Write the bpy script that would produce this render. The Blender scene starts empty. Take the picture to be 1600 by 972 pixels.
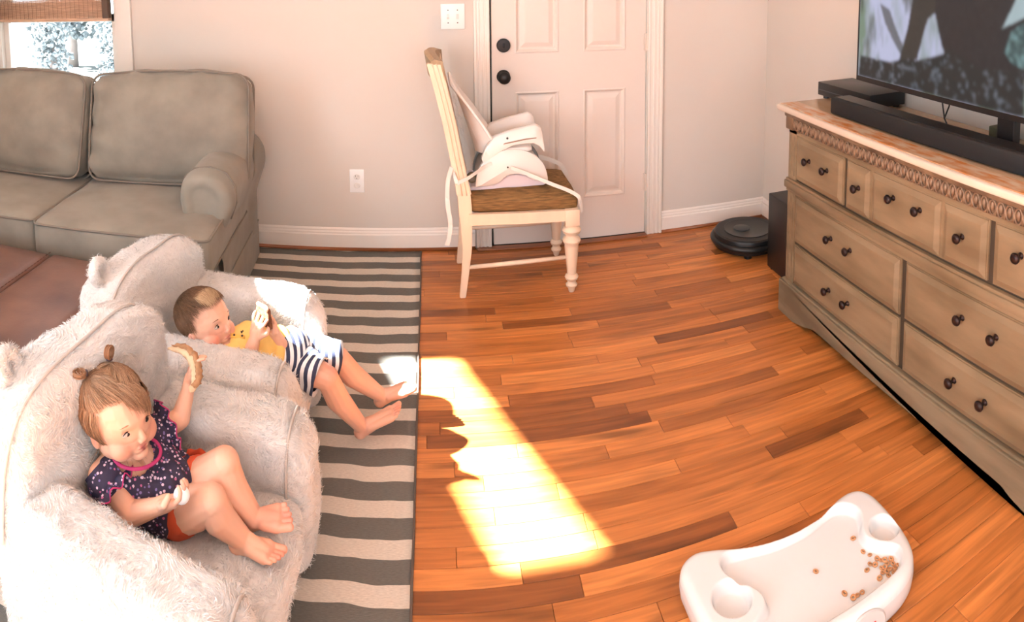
import bpy, bmesh, math, random
import numpy as np
from mathutils import Vector, Matrix, noise

# ------------------------------------------------------------------ camera
SC = bpy.context.scene
COL = SC.collection
PX_F, PX_XC, PX_YC = 1063.388, 673.29, 20.01     # pixels of the 1600 x 972 sweep panorama
PITCH, ROLL, EYE = 0.0855, -0.0191, 1.475
cd = bpy.data.cameras.new('camera')
cd.type = 'PANO'
cd.panorama_type = 'CENTRAL_CYLINDRICAL'
cd.central_cylindrical_range_u_min = (0 - PX_XC) / PX_F
cd.central_cylindrical_range_u_max = (1600 - PX_XC) / PX_F
cd.central_cylindrical_range_v_min = -(972 - PX_YC) / PX_F
cd.central_cylindrical_range_v_max = PX_YC / PX_F
cd.central_cylindrical_radius = 1.0
cd.clip_start = 0.02; cd.clip_end = 200
cam = bpy.data.objects.new('camera', cd)
COL.objects.link(cam)
cr, sr, cp, sp = math.cos(ROLL), math.sin(ROLL), math.cos(PITCH), math.sin(PITCH)
right = Vector((cr, sr * sp, sr * cp)); up = Vector((-sr, cr * sp, cr * cp)); fwd = Vector((0, cp, -sp))
m = Matrix.Identity(4)
for i in range(3):
    m[i][0] = right[i]; m[i][1] = up[i]; m[i][2] = -fwd[i]
m.translation = Vector((0, 0, EYE))
cam.matrix_world = m
SC.camera = cam

# ------------------------------------------------------------------ world, sun, added area fill
w = bpy.data.worlds.new('sky'); SC.world = w; w.use_nodes = True
bgn = w.node_tree.nodes['Background']
bgn.inputs[0].default_value = (0.80, 0.90, 1.0, 1); bgn.inputs[1].default_value = 5.0
sun = bpy.data.lights.new('sun', 'SUN'); sun.energy = 165; sun.angle = math.radians(1.1); sun.color = (1.0, 0.97, 0.94)
so = bpy.data.objects.new('sun', sun); COL.objects.link(so)
SUN_EL = math.radians(40)
so.rotation_euler = Vector((-math.cos(SUN_EL), -0.004, math.sin(SUN_EL))).to_track_quat('Z', 'Y').to_euler()
so.location = (-8, 2, 7)
def area(name, loc, size, energy, target, color=(1, 1, 1)):
    l = bpy.data.lights.new(name, 'AREA'); l.shape = 'RECTANGLE'; l.size, l.size_y = size
    l.energy = energy; l.color = color
    o = bpy.data.objects.new(name, l); COL.objects.link(o); o.location = loc
    o.rotation_euler = (Vector(loc) - Vector(target)).to_track_quat('Z', 'Y').to_euler()
    return o
area('fill_lamp_left', (-2.21, -0.225, 1.425), (1.70, 1.40), 52, (0, -0.225, 1.425), (0.76, 0.89, 1.0))  # added fill lamp, set in the unseen left wall opening
area('fill_lamp_front', (0.07, -2.06, 1.40), (2.5, 1.35), 12, (0.07, 2.0, 1.40), (0.86, 0.94, 1.0))  # weaker added fill from the unseen opening behind the camera
SC.view_settings.view_transform = 'Standard'
SC.view_settings.look = 'None'
SC.view_settings.exposure = 0.16
SC.view_settings.gamma = 1.0
SC.view_settings.use_curve_mapping = False
SC.cycles.use_denoising = True
SC.cycles.max_bounces = 8
SC.cycles.diffuse_bounces = 4
SC.cycles.transparent_max_bounces = 32

# ------------------------------------------------------------------ helpers
def V(*a): return Vector(a)
def link(name, data, parent=None, loc=None):
    o = bpy.data.objects.new(name, data); COL.objects.link(o)
    if parent is not None: o.parent = parent
    if loc is not None: o.location = loc
    return o
def thing(name, label, cat, loc=(0, 0, 0), rz=0, group=None):
    o = link(name, None); o.location = loc; o.rotation_euler = (0, 0, rz); o.empty_display_size = 0.05
    o['label'] = label; o['category'] = cat
    if group: o['group'] = group
    return o
def tag(o, label, cat, group=None):
    o['label'] = label; o['category'] = cat
    if group: o['group'] = group
    return o
def struct(o): o['kind'] = 'structure'; return o
def stuff(o): o['kind'] = 'stuff'; return o
def part(name, bm, mat, parent=None, smooth=False, loc=None, auto=None):
    me = bpy.data.meshes.new(name)
    if isinstance(bm, bmesh.types.BMesh):
        if auto is not None:
            bm.normal_update()
            for e in bm.edges:
                if len(e.link_faces) == 2 and e.calc_face_angle(0) > auto: e.smooth = False
            smooth = True
        for f in bm.faces: f.smooth = smooth
        bm.to_mesh(me); bm.free()
    else:
        vs, fs = bm
        me.from_pydata(vs, [], fs)
        if smooth: me.polygons.foreach_set('use_smooth', [True] * len(me.polygons))
    for mm in (mat if isinstance(mat, (list, tuple)) else [mat]): me.materials.append(mm)
    return link(name, me, parent, loc)
def BM(): return bmesh.new()
def bx(bm, x0, y0, z0, x1, y1, z1, bev=0.0, seg=2, M=None):
    g = bmesh.ops.create_cube(bm, size=1.0)
    vs = g['verts']
    mat = Matrix.Translation(((x0 + x1) / 2, (y0 + y1) / 2, (z0 + z1) / 2)) @ Matrix.Diagonal((abs(x1 - x0), abs(y1 - y0), abs(z1 - z0), 1))
    bmesh.ops.transform(bm, matrix=mat, verts=vs)
    if bev > 0:
        es = list({e for v in vs for e in v.link_edges})
        r = bmesh.ops.bevel(bm, geom=es, offset=bev, segments=seg, profile=0.5, affect='EDGES')
        vs = list({v for f in r['faces'] for v in f.verts} | {v for v in vs if v.is_valid})
    if M is not None: bmesh.ops.transform(bm, matrix=M, verts=vs)
    return vs
def lathe(bm, prof, seg=24, M=None, cap=True):
    rings = []
    for r, z in prof:
        rings.append([bm.verts.new((r * math.cos(2 * math.pi * k / seg), r * math.sin(2 * math.pi * k / seg), z)) for k in range(seg)])
    for a, b in zip(rings, rings[1:]):
        for k in range(seg):
            bm.faces.new((a[k], a[(k + 1) % seg], b[(k + 1) % seg], b[k]))
    if cap:
        if prof[0][0] > 1e-5: bm.faces.new(rings[0][::-1])
        if prof[-1][0] > 1e-5: bm.faces.new(rings[-1])
    vs = [v for r in rings for v in r]
    if M is not None: bmesh.ops.transform(bm, matrix=M, verts=vs)
    return vs
def frame_of(d, hint=None):
    d = d.normalized(); h = hint or (V(0, 0, 1) if abs(d.z) < 0.9 else V(1, 0, 0))
    a = h.cross(d).normalized(); b = d.cross(a).normalized()
    return a, b
def tube(bm, pts, rad, seg=8, closed=False, flat=1.0, hint=None):
    """a tube along pts; rad a number or a list; flat squeezes the second axis"""
    pts = [Vector(p) for p in pts]; n = len(pts)
    rs = rad if isinstance(rad, (list, tuple)) else [rad] * n
    rings = []; pa = None
    for i, p in enumerate(pts):
        if closed: d = pts[(i + 1) % n] - pts[i - 1]
        else: d = pts[min(i + 1, n - 1)] - pts[max(i - 1, 0)]
        if d.length < 1e-9: d = V(0, 0, 1)
        if pa is None: a, b = frame_of(d, hint)
        else:
            dn = d.normalized(); a = (pa - dn * pa.dot(dn)).normalized(); b = dn.cross(a)
        pa = a
        rings.append([bm.verts.new(p + (a * math.cos(2 * math.pi * k / seg) + b * math.sin(2 * math.pi * k / seg) * flat) * rs[i]) for k in range(seg)])
    pairs = list(zip(rings, rings[1:])) + ([(rings[-1], rings[0])] if closed else [])
    for a, b in pairs:
        for k in range(seg): bm.faces.new((a[k], a[(k + 1) % seg], b[(k + 1) % seg], b[k]))
    if not closed:
        bm.faces.new(rings[0][::-1]); bm.faces.new(rings[-1])
    return [v for r in rings for v in r]
def prism(bm, poly, z0, z1, M=None):
    a = [bm.verts.new((x, y, z0)) for x, y in poly]; b = [bm.verts.new((x, y, z1)) for x, y in poly]; n = len(poly)
    for k in range(n): bm.faces.new((a[k], a[(k + 1) % n], b[(k + 1) % n], b[k]))
    bm.faces.new(a[::-1]); bm.faces.new(b)
    if M is not None: bmesh.ops.transform(bm, matrix=M, verts=a + b)
    return a + b
def rbox(bm, half, r, n=10, M=None, crown=(0, 0, 0), fn=None):
    """rounded, crowned block (cushion): half sizes, corner radius, crown per axis"""
    hx, hy, hz = half
    bm.verts.ensure_lookup_table(); n0 = len(bm.verts)
    vs = bmesh.ops.create_cube(bm, size=2.0)['verts']
    bmesh.ops.subdivide_edges(bm, edges=list({e for v in vs for e in v.link_edges}), cuts=n, use_grid_fill=True)
    bm.verts.ensure_lookup_table(); al = bm.verts[n0:]
    def sp(t): return math.copysign(abs(t) ** 0.85, t)
    for v in al:
        u = (sp(v.co.x), sp(v.co.y), sp(v.co.z))
        p = V(u[0] * hx, u[1] * hy, u[2] * hz)
        q = V(max(-hx + r, min(hx - r, p.x)), max(-hy + r, min(hy - r, p.y)), max(-hz + r, min(hz - r, p.z)))
        d = p - q
        if d.length > 1e-9: p = q + d.normalized() * r
        cx = (1 - u[1] ** 2) * (1 - u[2] ** 2); cy = (1 - u[0] ** 2) * (1 - u[2] ** 2); cz = (1 - u[0] ** 2) * (1 - u[1] ** 2)
        p += V(u[0] * crown[0] * cx, u[1] * crown[1] * cy, u[2] * crown[2] * cz)
        if fn: p = fn(p, V(*u))
        v.co = p
    if M is not None: bmesh.ops.transform(bm, matrix=M, verts=al)
    return al
def copy_tree(o, parent=None):
    c = o.copy(); COL.objects.link(c)
    if parent is not None: c.parent = parent
    for ch in list(o.children): copy_tree(ch, c)
    return c

# ------------------------------------------------------------------ materials
def srgb(r, g, b):
    f = lambda c: (c / 255) / 12.92 if c <= 10 else ((c / 255 + 0.055) / 1.055) ** 2.4
    return (f(r), f(g), f(b), 1)
def mat(name, col, rough=0.5, metal=0.0, spec=0.5, noise_amt=0.0, noise_scale=20, bump=0.0, bump_scale=60, bump_dist=0.002, sheen=0.0, sss=0.0, coat=0.0, stretch=(1, 1, 1), coords='Object', col2=None, detail=4):
    M = bpy.data.materials.new(name); M.use_nodes = True
    nt = M.node_tree; N = nt.nodes; L = nt.links; b = N['Principled BSDF']
    b.inputs['Roughness'].default_value = rough; b.inputs['Metallic'].default_value = metal
    b.inputs['Specular IOR Level'].default_value = spec
    b.inputs['Base Color'].default_value = col
    if sheen: b.inputs['Sheen Weight'].default_value = sheen
    if coat: b.inputs['Coat Weight'].default_value = coat
    if sss:
        b.inputs['Subsurface Weight'].default_value = sss; b.inputs['Subsurface Radius'].default_value = (0.012, 0.005, 0.003)
        b.inputs['Subsurface Scale'].default_value = 1.0
    tc = N.new('ShaderNodeTexCoord'); mp = N.new('ShaderNodeMapping'); mp.inputs['Scale'].default_value = stretch
    L.new(tc.outputs[coords], mp.inputs[0])
    if noise_amt or col2 is not None:
        n = N.new('ShaderNodeTexNoise'); n.inputs['Scale'].default_value = noise_scale; n.inputs['Detail'].default_value = detail
        L.new(mp.outputs[0], n.inputs['Vector'])
        mx = N.new('ShaderNodeMix'); mx.data_type = 'RGBA'
        k = 1 - noise_amt
        mx.inputs[6].default_value = col
        mx.inputs[7].default_value = col2 if col2 is not None else (col[0] * k, col[1] * k, col[2] * k, 1)
        mr = N.new('ShaderNodeMapRange'); mr.inputs[1].default_value = 0.35; mr.inputs[2].default_value = 0.65
        L.new(n.outputs[0], mr.inputs[0]); L.new(mr.outputs[0], mx.inputs[0]); L.new(mx.outputs[2], b.inputs['Base Color'])
    if bump:
        n2 = N.new('ShaderNodeTexNoise'); n2.inputs['Scale'].default_value = bump_scale; n2.inputs['Detail'].default_value = 3
        L.new(mp.outputs[0], n2.inputs['Vector'])
        bp = N.new('ShaderNodeBump'); bp.inputs['Strength'].default_value = bump; bp.inputs['Distance'].default_value = bump_dist
        L.new(n2.outputs[0], bp.inputs['Height']); L.new(bp.outputs[0], b.inputs['Normal'])
    return M

def wood_floor_material():
    M = bpy.data.materials.new('oak_floor'); M.use_nodes = True
    nt = M.node_tree; N = nt.nodes; L = nt.links; b = N['Principled BSDF']
    geo = N.new('ShaderNodeNewGeometry'); oi = N.new('ShaderNodeObjectInfo')
    add = N.new('ShaderNodeMath'); add.operation = 'ADD'; L.new(geo.outputs['Random Per Island'], add.inputs[0]); L.new(oi.outputs['Random'], add.inputs[1])
    fr = N.new('ShaderNodeMath'); fr.operation = 'FRACT'; L.new(add.outputs[0], fr.inputs[0])
    off = N.new('ShaderNodeVectorMath'); off.operation = 'SCALE'; off.inputs[0].default_value = (7.3, 3.1, 5.7); L.new(fr.outputs[0], off.inputs['Scale'])
    ad = N.new('ShaderNodeVectorMath'); L.new(geo.outputs['Position'], ad.inputs[0]); L.new(off.outputs[0], ad.inputs[1])
    mp = N.new('ShaderNodeMapping'); mp.inputs['Scale'].default_value = (2.2, 34, 34); L.new(ad.outputs[0], mp.inputs[0])
    n = N.new('ShaderNodeTexNoise'); n.inputs['Scale'].default_value = 1.6; n.inputs['Detail'].default_value = 6; n.inputs['Distortion'].default_value = 0.6
    L.new(mp.outputs[0], n.inputs['Vector'])
    ramp = N.new('ShaderNodeValToRGB'); e = ramp.color_ramp
    e.elements[0].position = 0.0; e.elements[0].color = srgb(118, 68, 38)
    e.elements[1].position = 1.0; e.elements[1].color = srgb(218, 142, 82)
    for p, c in ((0.07, srgb(150, 90, 48)), (0.3, srgb(182, 112, 60)), (0.75, srgb(202, 128, 72))):
        q = e.elements.new(p); q.color = c
    L.new(fr.outputs[0], ramp.inputs[0])
    mr = N.new('ShaderNodeMapRange'); mr.inputs[1].default_value = 0.3; mr.inputs[2].default_value = 0.7; mr.inputs[3].default_value = 0.62; mr.inputs[4].default_value = 1.12
    L.new(n.outputs[0], mr.inputs[0])
    mu = N.new('ShaderNodeVectorMath'); mu.operation = 'SCALE'; L.new(ramp.outputs[0], mu.inputs[0]); L.new(mr.outputs[0], mu.inputs['Scale'])
    # broad darker stains in the boards
    n3 = N.new('ShaderNodeTexNoise'); n3.inputs['Scale'].default_value = 1.0; n3.inputs['Detail'].default_value = 2
    mp3 = N.new('ShaderNodeMapping'); mp3.inputs['Scale'].default_value = (3.0, 14, 14); L.new(ad.outputs[0], mp3.inputs[0]); L.new(mp3.outputs[0], n3.inputs['Vector'])
    mr3 = N.new('ShaderNodeMapRange'); mr3.inputs[1].default_value = 0.58; mr3.inputs[2].default_value = 0.75; mr3.inputs[3].default_value = 1.0; mr3.inputs[4].default_value = 0.55
    L.new(n3.outputs[0], mr3.inputs[0])
    mu3 = N.new('ShaderNodeVectorMath'); mu3.operation = 'SCALE'; L.new(mu.outputs[0], mu3.inputs[0]); L.new(mr3.outputs[0], mu3.inputs['Scale'])
    hs = N.new('ShaderNodeHueSaturation'); hs.inputs['Saturation'].default_value = 1.02; L.new(mu3.outputs[0], hs.inputs['Color'])
    L.new(hs.outputs[0], b.inputs['Base Color'])
    b.inputs['Roughness'].default_value = 0.32; b.inputs['Specular IOR Level'].default_value = 0.4
    bp = N.new('ShaderNodeBump'); bp.inputs['Strength'].default_value = 0.12; bp.inputs['Distance'].default_value = 0.001
    L.new(n.outputs[0], bp.inputs['Height']); L.new(bp.outputs[0], b.inputs['Normal'])
    return M
M_floor = wood_floor_material()
M_gap = mat('dark_joint', srgb(70, 38, 20), 0.8)
M_wall = mat('greige_wall_paint', srgb(212, 205, 196), 0.75, spec=0.25, bump=0.05, bump_scale=180, noise_amt=0.03, noise_scale=1.2)
M_ceil = mat('ceiling_paint', srgb(240, 238, 234), 0.9, spec=0.1)
M_trim = mat('white_trim_paint', srgb(232, 226, 218), 0.35, spec=0.45)
M_door = mat('door_paint', srgb(222, 212, 203), 0.4, spec=0.4)
M_white = mat('white_plastic', srgb(240, 240, 238), 0.3, spec=0.5)
M_black = mat('black_plastic', srgb(22, 23, 24), 0.35, spec=0.4, noise_amt=0.1)
M_blackmetal = mat('oil_rubbed_black', srgb(30, 29, 30), 0.35, metal=0.4)
M_darkgap = mat('dark_door_gap', srgb(48, 38, 32), 0.9)
# ------------------------------------------------------------------ the room
YB, XR, ZC = 3.305, 1.79, 2.5
YF = -2.0
LA, LB = (-2.985, YB), (-2.13, 1.10)          # unseen part of the left wall, angled to shape the sun patch
def wall_box(name, p0, p1, holes, th=0.12, z1=ZC):
    """a wall from p0 to p1 (room on the left hand of p0->p1), built of blocks round its openings (s0, s1, z0, z1)"""
    bm = BM(); p0 = V(p0[0], p0[1], 0); p1 = V(p1[0], p1[1], 0)
    d = (p1 - p0); Ln = d.length; d.normalize(); nrm = V(d.y, -d.x, 0)
    M = Matrix((( d.x, nrm.x, 0, p0.x), (d.y, nrm.y, 0, p0.y), (0, 0, 1, 0), (0, 0, 0, 1)))
    cuts = sorted({0.0, Ln} | {h[0] for h in holes} | {h[1] for h in holes})
    for a, b in zip(cuts, cuts[1:]):
        hs = sorted([h for h in holes if h[0] <= a + 1e-6 and h[1] >= b - 1e-6], key=lambda h: h[2])
        z = 0.0
        for h in hs:
            if h[2] > z: bx(bm, a, 0, z, b, th, h[2], M=M)
            z = h[3]
        if z < z1: bx(bm, a, 0, z, b, th, z1, M=M)
    bmesh.ops.remove_doubles(bm, verts=bm.verts, dist=1e-5)
    bmesh.ops.recalc_face_normals(bm, faces=bm.faces)
    return struct(part(name, bm, M_wall)), M
fl = BM(); bx(fl, -3.2, YF - .12, -0.06, XR + .12, YB + .12, -0.012)
floor = struct(part('floor', fl, M_gap))
c = BM(); prism(c, [(XR + .12, YF - .12), (XR + .12, YB + .12), (LA[0] - .13, YB + .12), (LA[0] - .13, YB), (LB[0] - .13, LB[1]), (LB[0] - .13, YF - .12)], ZC, ZC + .08)
struct(part('ceiling', c, M_ceil))
DX0, DX1, DZ = 0.288, 1.090, 2.04
WX0, WX1, WZ0, WZ1 = -2.455, -1.655, 0.62, 1.95
w_back, MB_ = wall_box('wall_back', (XR, YB), (-3.1, YB), [(XR - DX1 - .012, XR - DX0 + .012, 0, DZ + .01), (XR - WX1, XR - WX0, WZ0, WZ1)])
w_right, _ = wall_box('wall_right', (XR, YF), (XR, YB), [])
w_front, _ = wall_box('wall_front', (LB[0], YF), (XR, YF), [(0.9, 3.5, 0.7, 2.1)])
w_left, ML = wall_box('wall_left', LB, (LB[0], YF), [(0.45, 2.2, 0.7, 2.15)])
# unseen high slot, added and shaped to throw the sun patch on the floor
bl = math.hypot(LB[0] - LA[0], LB[1] - LA[1])
sy = lambda y: (YB - y) / (YB - LB[1]) * bl
w_sunslot, MSUNSLOT = wall_box('wall_left_sun_slot', LA, LB, [(sy(2.39), sy(1.475), 2.05, 2.345)])
# ---- floor boards: one object each where they can be told apart
random.seed(11)
PW = 0.0572
meshes = {}
def board_mesh(n):
    if n not in meshes:
        L_ = n * 0.05; b = BM()
        bx(b, 0.0006, 0.0006, -0.012, L_ - 0.0006, PW - 0.0006, 0.0, bev=0.0007, seg=1)
        me = bpy.data.meshes.new('plank'); b.to_mesh(me); b.free(); me.materials.append(M_floor); meshes[n] = me
    return meshes[n]
rest = BM(); count = 0
y = YB - 0.012
while y > YF:
    y0 = y - PW
    x = XR - random.uniform(0.0, 0.5)
    segs = [(x, XR)]
    while x > -3.1:
        n = random.choice([6, 7, 8, 9, 10, 11, 12, 14, 16, 19])
        segs.append((x - n * 0.05, x)); x -= n * 0.05
    for a, b in segs:
        if a >= XR - 0.01: continue
        n = round((b - a) / 0.05)
        seen = y0 > 0.93 and b > -0.07 and a < (1.42 if y0 < 2.36 else 1.79) and count < 296 and abs((b - a) - n * 0.05) < 1e-6
        if seen:
            o = link('plank', board_mesh(n), floor, (a, y0, random.uniform(-0.0004, 0))); count += 1
        elif a > -3.15:
            bx(rest, max(a, -3.1) + .0006, y0 + .0006, -0.012, b - .0006, y0 + PW - .0006, random.uniform(-0.0004, 0))
    y -= PW
stuff(part('plank_field', rest, M_floor, floor))
# ---- baseboards with a moulded top and a shoe strip of oak
M_shoe = mat('oak_shoe_moulding', srgb(150, 88, 48), 0.4, noise_amt=0.3, noise_scale=8, stretch=(1, 8, 8))
def baseboard(name, x0, x1):
    bm = BM()
    prof = [(0, 0), (-.014, 0), (-.014, .078), (-.010, .084), (-.010, .090), (-.0065, .098), (-.0065, .104), (-.002, .112), (0, .112)]
    a = [bm.verts.new((x0, YB + p[0], p[1])) for p in prof]; b = [bm.verts.new((x1, YB + p[0], p[1])) for p in prof]
    n = len(prof)
    for k in range(n): bm.faces.new((a[k], b[k], b[(k + 1) % n], a[(k + 1) % n]))
    bm.faces.new(a); bm.faces.new(b[::-1]); bmesh.ops.recalc_face_normals(bm, faces=bm.faces)
    o = struct(part(name, bm, M_trim))
    s = BM(); tube(s, [(x0, YB - .014, .004), (x1, YB - .014, .004)], .011, 10)
    part('shoe_moulding', s, M_shoe, o, smooth=True)
    return o
baseboard('baseboard_back', -3.0, DX0 - .088); baseboard('baseboard_back', DX1 + .088, XR)
b = BM(); bx(b, XR - .014, 2.4 - 4.3, 0, XR, YB - .014, .085); bx(b, XR - .009, -1.9, .085, XR, YB - .014, .112, bev=.003)
o = struct(part('baseboard_right', b, M_trim)); s = BM(); tube(s, [(XR - .014, -1.9, .004), (XR - .014, YB - .03, .004)], .011, 10); part('shoe_moulding', s, M_shoe, o, smooth=True)
# ---- door casing
bm = BM()
def casing(bm, x0, x1, z0, z1, yf, inner):     # fluted flat casing board
    bx(bm, x0, yf - .012, z0, x1, yf, z1, bev=.002)
    wd = x1 - x0
    if inner is None: return
    s = 1 if inner == 'r' else -1; cx = (x0 + x1) / 2
    o0 = x0 if s > 0 else x1
    for a, b, dep in ((.0, .014, .019), (.020, .030, .0155), (.040, .052, .0155), (wd - .016, wd, .017)):
        p, q = sorted((o0 + s * a, o0 + s * b)); bx(bm, p, yf - dep, z0, q, yf - .004, z1, bev=.003)
casing(bm, DX0 - .082, DX0 - .004, 0, DZ + .08, YB, 'r')
casing(bm, DX1 + .004, DX1 + .086, 0, DZ + .08, YB, 'l')
bx(bm, DX0 - .082, YB - .017, DZ + .004, DX1 + .086, YB, DZ + .084, bev=.003)
struct(part('trim_1', bm, M_trim, auto=.5))
bm = BM()   # jamb and stop
bx(bm, DX0 - .012, YB - .004, 0, DX0 - .003, YB + .12, DZ + .01); bx(bm, DX1 + .002, YB - .004, 0, DX1 + .012, YB + .12, DZ + .01); bx(bm, DX0, YB, DZ + .002, DX1, YB + .12, DZ + .01)
struct(part('trim_2', bm, M_trim))
bm = BM(); bx(bm, DX0 - .004, YB + .03, 0, DX0 + .006, YB + .12, DZ); bx(bm, DX0, YB - .002, 0.0, DX1, YB + .12, 0.008)
struct(part('door_gap_strip', bm, M_darkgap))  # dark strips stand in for the shade in the door gap
bm = BM(); bx(bm, DX0 - .08, YB - .045, 0.0, DX1 + .0, YB - .003, .009, bev=.003)
struct(part('door_threshold', bm, M_shoe))
# ---- door with six raised panels
bm = BM(); y0 = YB + .006
rows = [(.228, .785), (.985, 1.52), (1.66, 1.92)]
colsx = [(DX0 + .125, DX0 + .340), (DX1 - .330, DX1 - .115)]
D0, D1 = DX0 + .007, DX1 - .003
zc = [.010] + [v for r in rows for v in r] + [DZ - .004]
xc = [D0] + [v for r in colsx for v in r] + [D1]
for i, (xa, xb) in enumerate(zip(xc, xc[1:])):
    for j, (za, zb) in enumerate(zip(zc, zc[1:])):
        if i % 2 == 1 and j % 2 == 1: bx(bm, xa, y0 + .012, za, xb, y0 + .035, zb)
        else: bx(bm, xa, y0, za, xb, y0 + .035, zb)
bmesh.ops.remove_doubles(bm, verts=bm.verts, dist=1e-5)
door = struct(part('door_1', bm, M_door))
for xa, xb in colsx:
    for za, zb in rows:
        p = BM()
        # sticking moulding slopes down, then field rises back
        def ring(ins, dep): return [p.verts.new((x, y0 + dep, z)) for x, z in ((xa + ins, za + ins), (xb - ins, za + ins), (xb - ins, zb - ins), (xa + ins, zb - ins))]
        R_ = [ring(-.004, -.0015), ring(.003, -.004), ring(.008, .0), ring(.016, .0115), ring(.024, .0115), ring(.046, .0035), ring(.050, .003)]
        for a, b in zip(R_, R_[1:]):
            for k in range(4): p.faces.new((a[k], a[(k + 1) % 4], b[(k + 1) % 4], b[k]))
        p.faces.new(R_[-1]); bmesh.ops.recalc_face_normals(p, faces=p.faces)
        part('door_panel', p, M_door, door)
Mx = lambda x, z, y=y0: Matrix.Translation((x, y, z)) @ Matrix.Rotation(math.pi / 2, 4, 'X')
k = BM(); lathe(k, [(.033, 0), (.034, .004), (.031, .008), (.014, .010), (.012, .026), (.020, .032), (.029, .042), (.031, .052), (.027, .062), (.015, .068), (.0001, .069)], 28, Mx(.352, .868))
part('door_knob', k, M_blackmetal, door, smooth=True)
k = BM(); lathe(k, [(.034, 0), (.035, .006), (.034, .016), (.030, .020), (.0001, .021)], 28, Mx(.353, 1.024)); bx(k, .348, y0 - .028, 1.012, .358, y0 - .018, 1.036, bev=.002)
part('deadbolt', k, M_blackmetal, door, auto=.6)
for z in (.28, 1.02, 1.80):
    h = BM(); tube(h, [(DX1 + .002, YB - .004, z - .045), (DX1 + .002, YB - .004, z + .045)], .0065, 10); bx(h, DX1 - .012, YB - .0005, z - .045, DX1 + .006, YB + .007, z + .045)
    part('hinge', h, mat('painted_hinge', srgb(214, 204, 194), .35, spec=.5), door, auto=.6)
# ---- wall plates
def plate(x, z, w_, h_, kind, label):
    t = thing(kind, label, kind.replace('_', ' '), (x, YB, z))
    b = BM(); bx(b, -w_ / 2, -.006, -h_ / 2, w_ / 2, 0, h_ / 2, bev=.0025); part('cover_plate', b, M_white, t, auto=.6)
    return t
t = plate(-.385, .355, .073, .118, 'wall_outlet', 'white electrical outlet low on the wall right of the sofa')
M_slot = mat('slot_dark', srgb(60, 58, 55), .7); M_plate2 = mat('outlet_face', srgb(224, 222, 217), .35)
for s, full in ((.022, True), (-.022, False)):
    b = BM(); lathe(b, [(.0165, 0), (.0165, .003), (.015, .004)], 20, Matrix.Translation((0, -.006, s)) @ Matrix.Rotation(math.pi / 2, 4, 'X') @ Matrix.Diagonal((1, .86, 1, 1)))
    q = part('socket', b, M_plate2, t, auto=.6)
    if full:
        b = BM(); bx(b, -.007, -.0108, s + .001, -.005, -.0098, s + .009); bx(b, .005, -.0108, s + .002, .007, -.0098, s + .008); lathe(b, [(.0022, 0), (.0022, .001)], 8, Matrix.Translation((0, -.0098, s - .007)) @ Matrix.Rotation(math.pi / 2, 4, 'X'))
        part('socket_hole', b, M_slot, q)
t = plate(.106, 1.172, .117, .124, 'light_switch', 'white double toggle switch plate on the wall left of the door')
for i, up_ in ((-1, -1), (1, 1)):
    b = BM(); bx(b, i * .023 - .006, -.0075, -.013, i * .023 + .006, -.005, .013); 
    bx(b, i * .023 - .0045, -.019, up_ * .001 - .004, i * .023 + .0045, -.006, up_ * .009 + .002, bev=.001); part('toggle', b, M_plate2, t)
    for z in (-.031, .031):
        b = BM(); lathe(b, [(.003, 0), (.003, .0012)], 10, Matrix.Translation((i * .023, -.006, z)) @ Matrix.Rotation(math.pi / 2, 4, 'X')); part('screw', b, M_slot, t)
# ---- window
win = BM()
bx(win, WX0 - .095, YB - .018, WZ0 - .11, WX0, YB, WZ1 + .09, bev=.003); bx(win, WX1, YB - .018, WZ0 - .11, WX1 + .095, YB, WZ1 + .09, bev=.003)
bx(win, WX0, YB - .018, WZ1, WX1, YB, WZ1 + .09, bev=.003); bx(win, WX0 - .11, YB - .05, WZ0 - .025, WX1 + .11, YB + .02, WZ0, bev=.004)
struct(part('trim_3', win, M_trim))
w1 = BM()
for (a, b_, c_, d_) in ((WX0, WZ0, WX0 + .02, WZ1), (WX1 - .012, WZ0, WX1, WZ1), (WX0, WZ1 - .02, WX1, WZ1), (WX0, WZ0, WX1, WZ0 + .03)): bx(w1, a, YB, b_, c_, YB + .11, d_)
window = struct(part('window_1', w1, M_trim))
sb = BM(); x0, x1, z0, z1 = WX0 + .02, WX1 - .012, WZ0 + .03, 1.215
for (a, b_, c_, d_) in ((x0, z0, x0 + .035, z1), (x1 - .035, z0, x1, z1), (x0, z1 - .042, x1, z1), (x0, z0, x1, z0 + .05)): bx(sb, a, YB + .035, b_, c_, YB + .065, d_, bev=.003)
part('sash', sb, M_trim, window)
sb = BM(); z0u = 1.185
for (a, b_, c_, d_) in ((x0, z0u, x0 + .035, WZ1 - .02), (x1 - .035, z0u, x1, WZ1 - .02), (x0, WZ1 - .06, x1, WZ1 - .02), (x0, z0u, x1, z0u + .03)): bx(sb, a, YB + .07, b_, c_, YB + .10, d_, bev=.003)
part('sash', sb, M_trim, window)
M_glass = bpy.data.materials.new('window_glass'); M_glass.use_nodes = True
b = M_glass.node_tree.nodes['Principled BSDF']; b.inputs['Transmission Weight'].default_value = 1; b.inputs['Roughness'].default_value = 0.0; b.inputs['IOR'].default_value = 1.1; b.inputs['Base Color'].default_value = (.97, .99, 1, 1)
g = BM(); bx(g, x0 + .03, YB + .048, z0 + .04, x1 - .03, YB + .051, z1 - .04); part('pane', g, M_glass, window)
g = BM(); bx(g, x0 + .03, YB + .083, z0u + .025, x1 - .03, YB + .086, WZ1 - .05); part('pane', g, M_glass, window)
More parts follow.
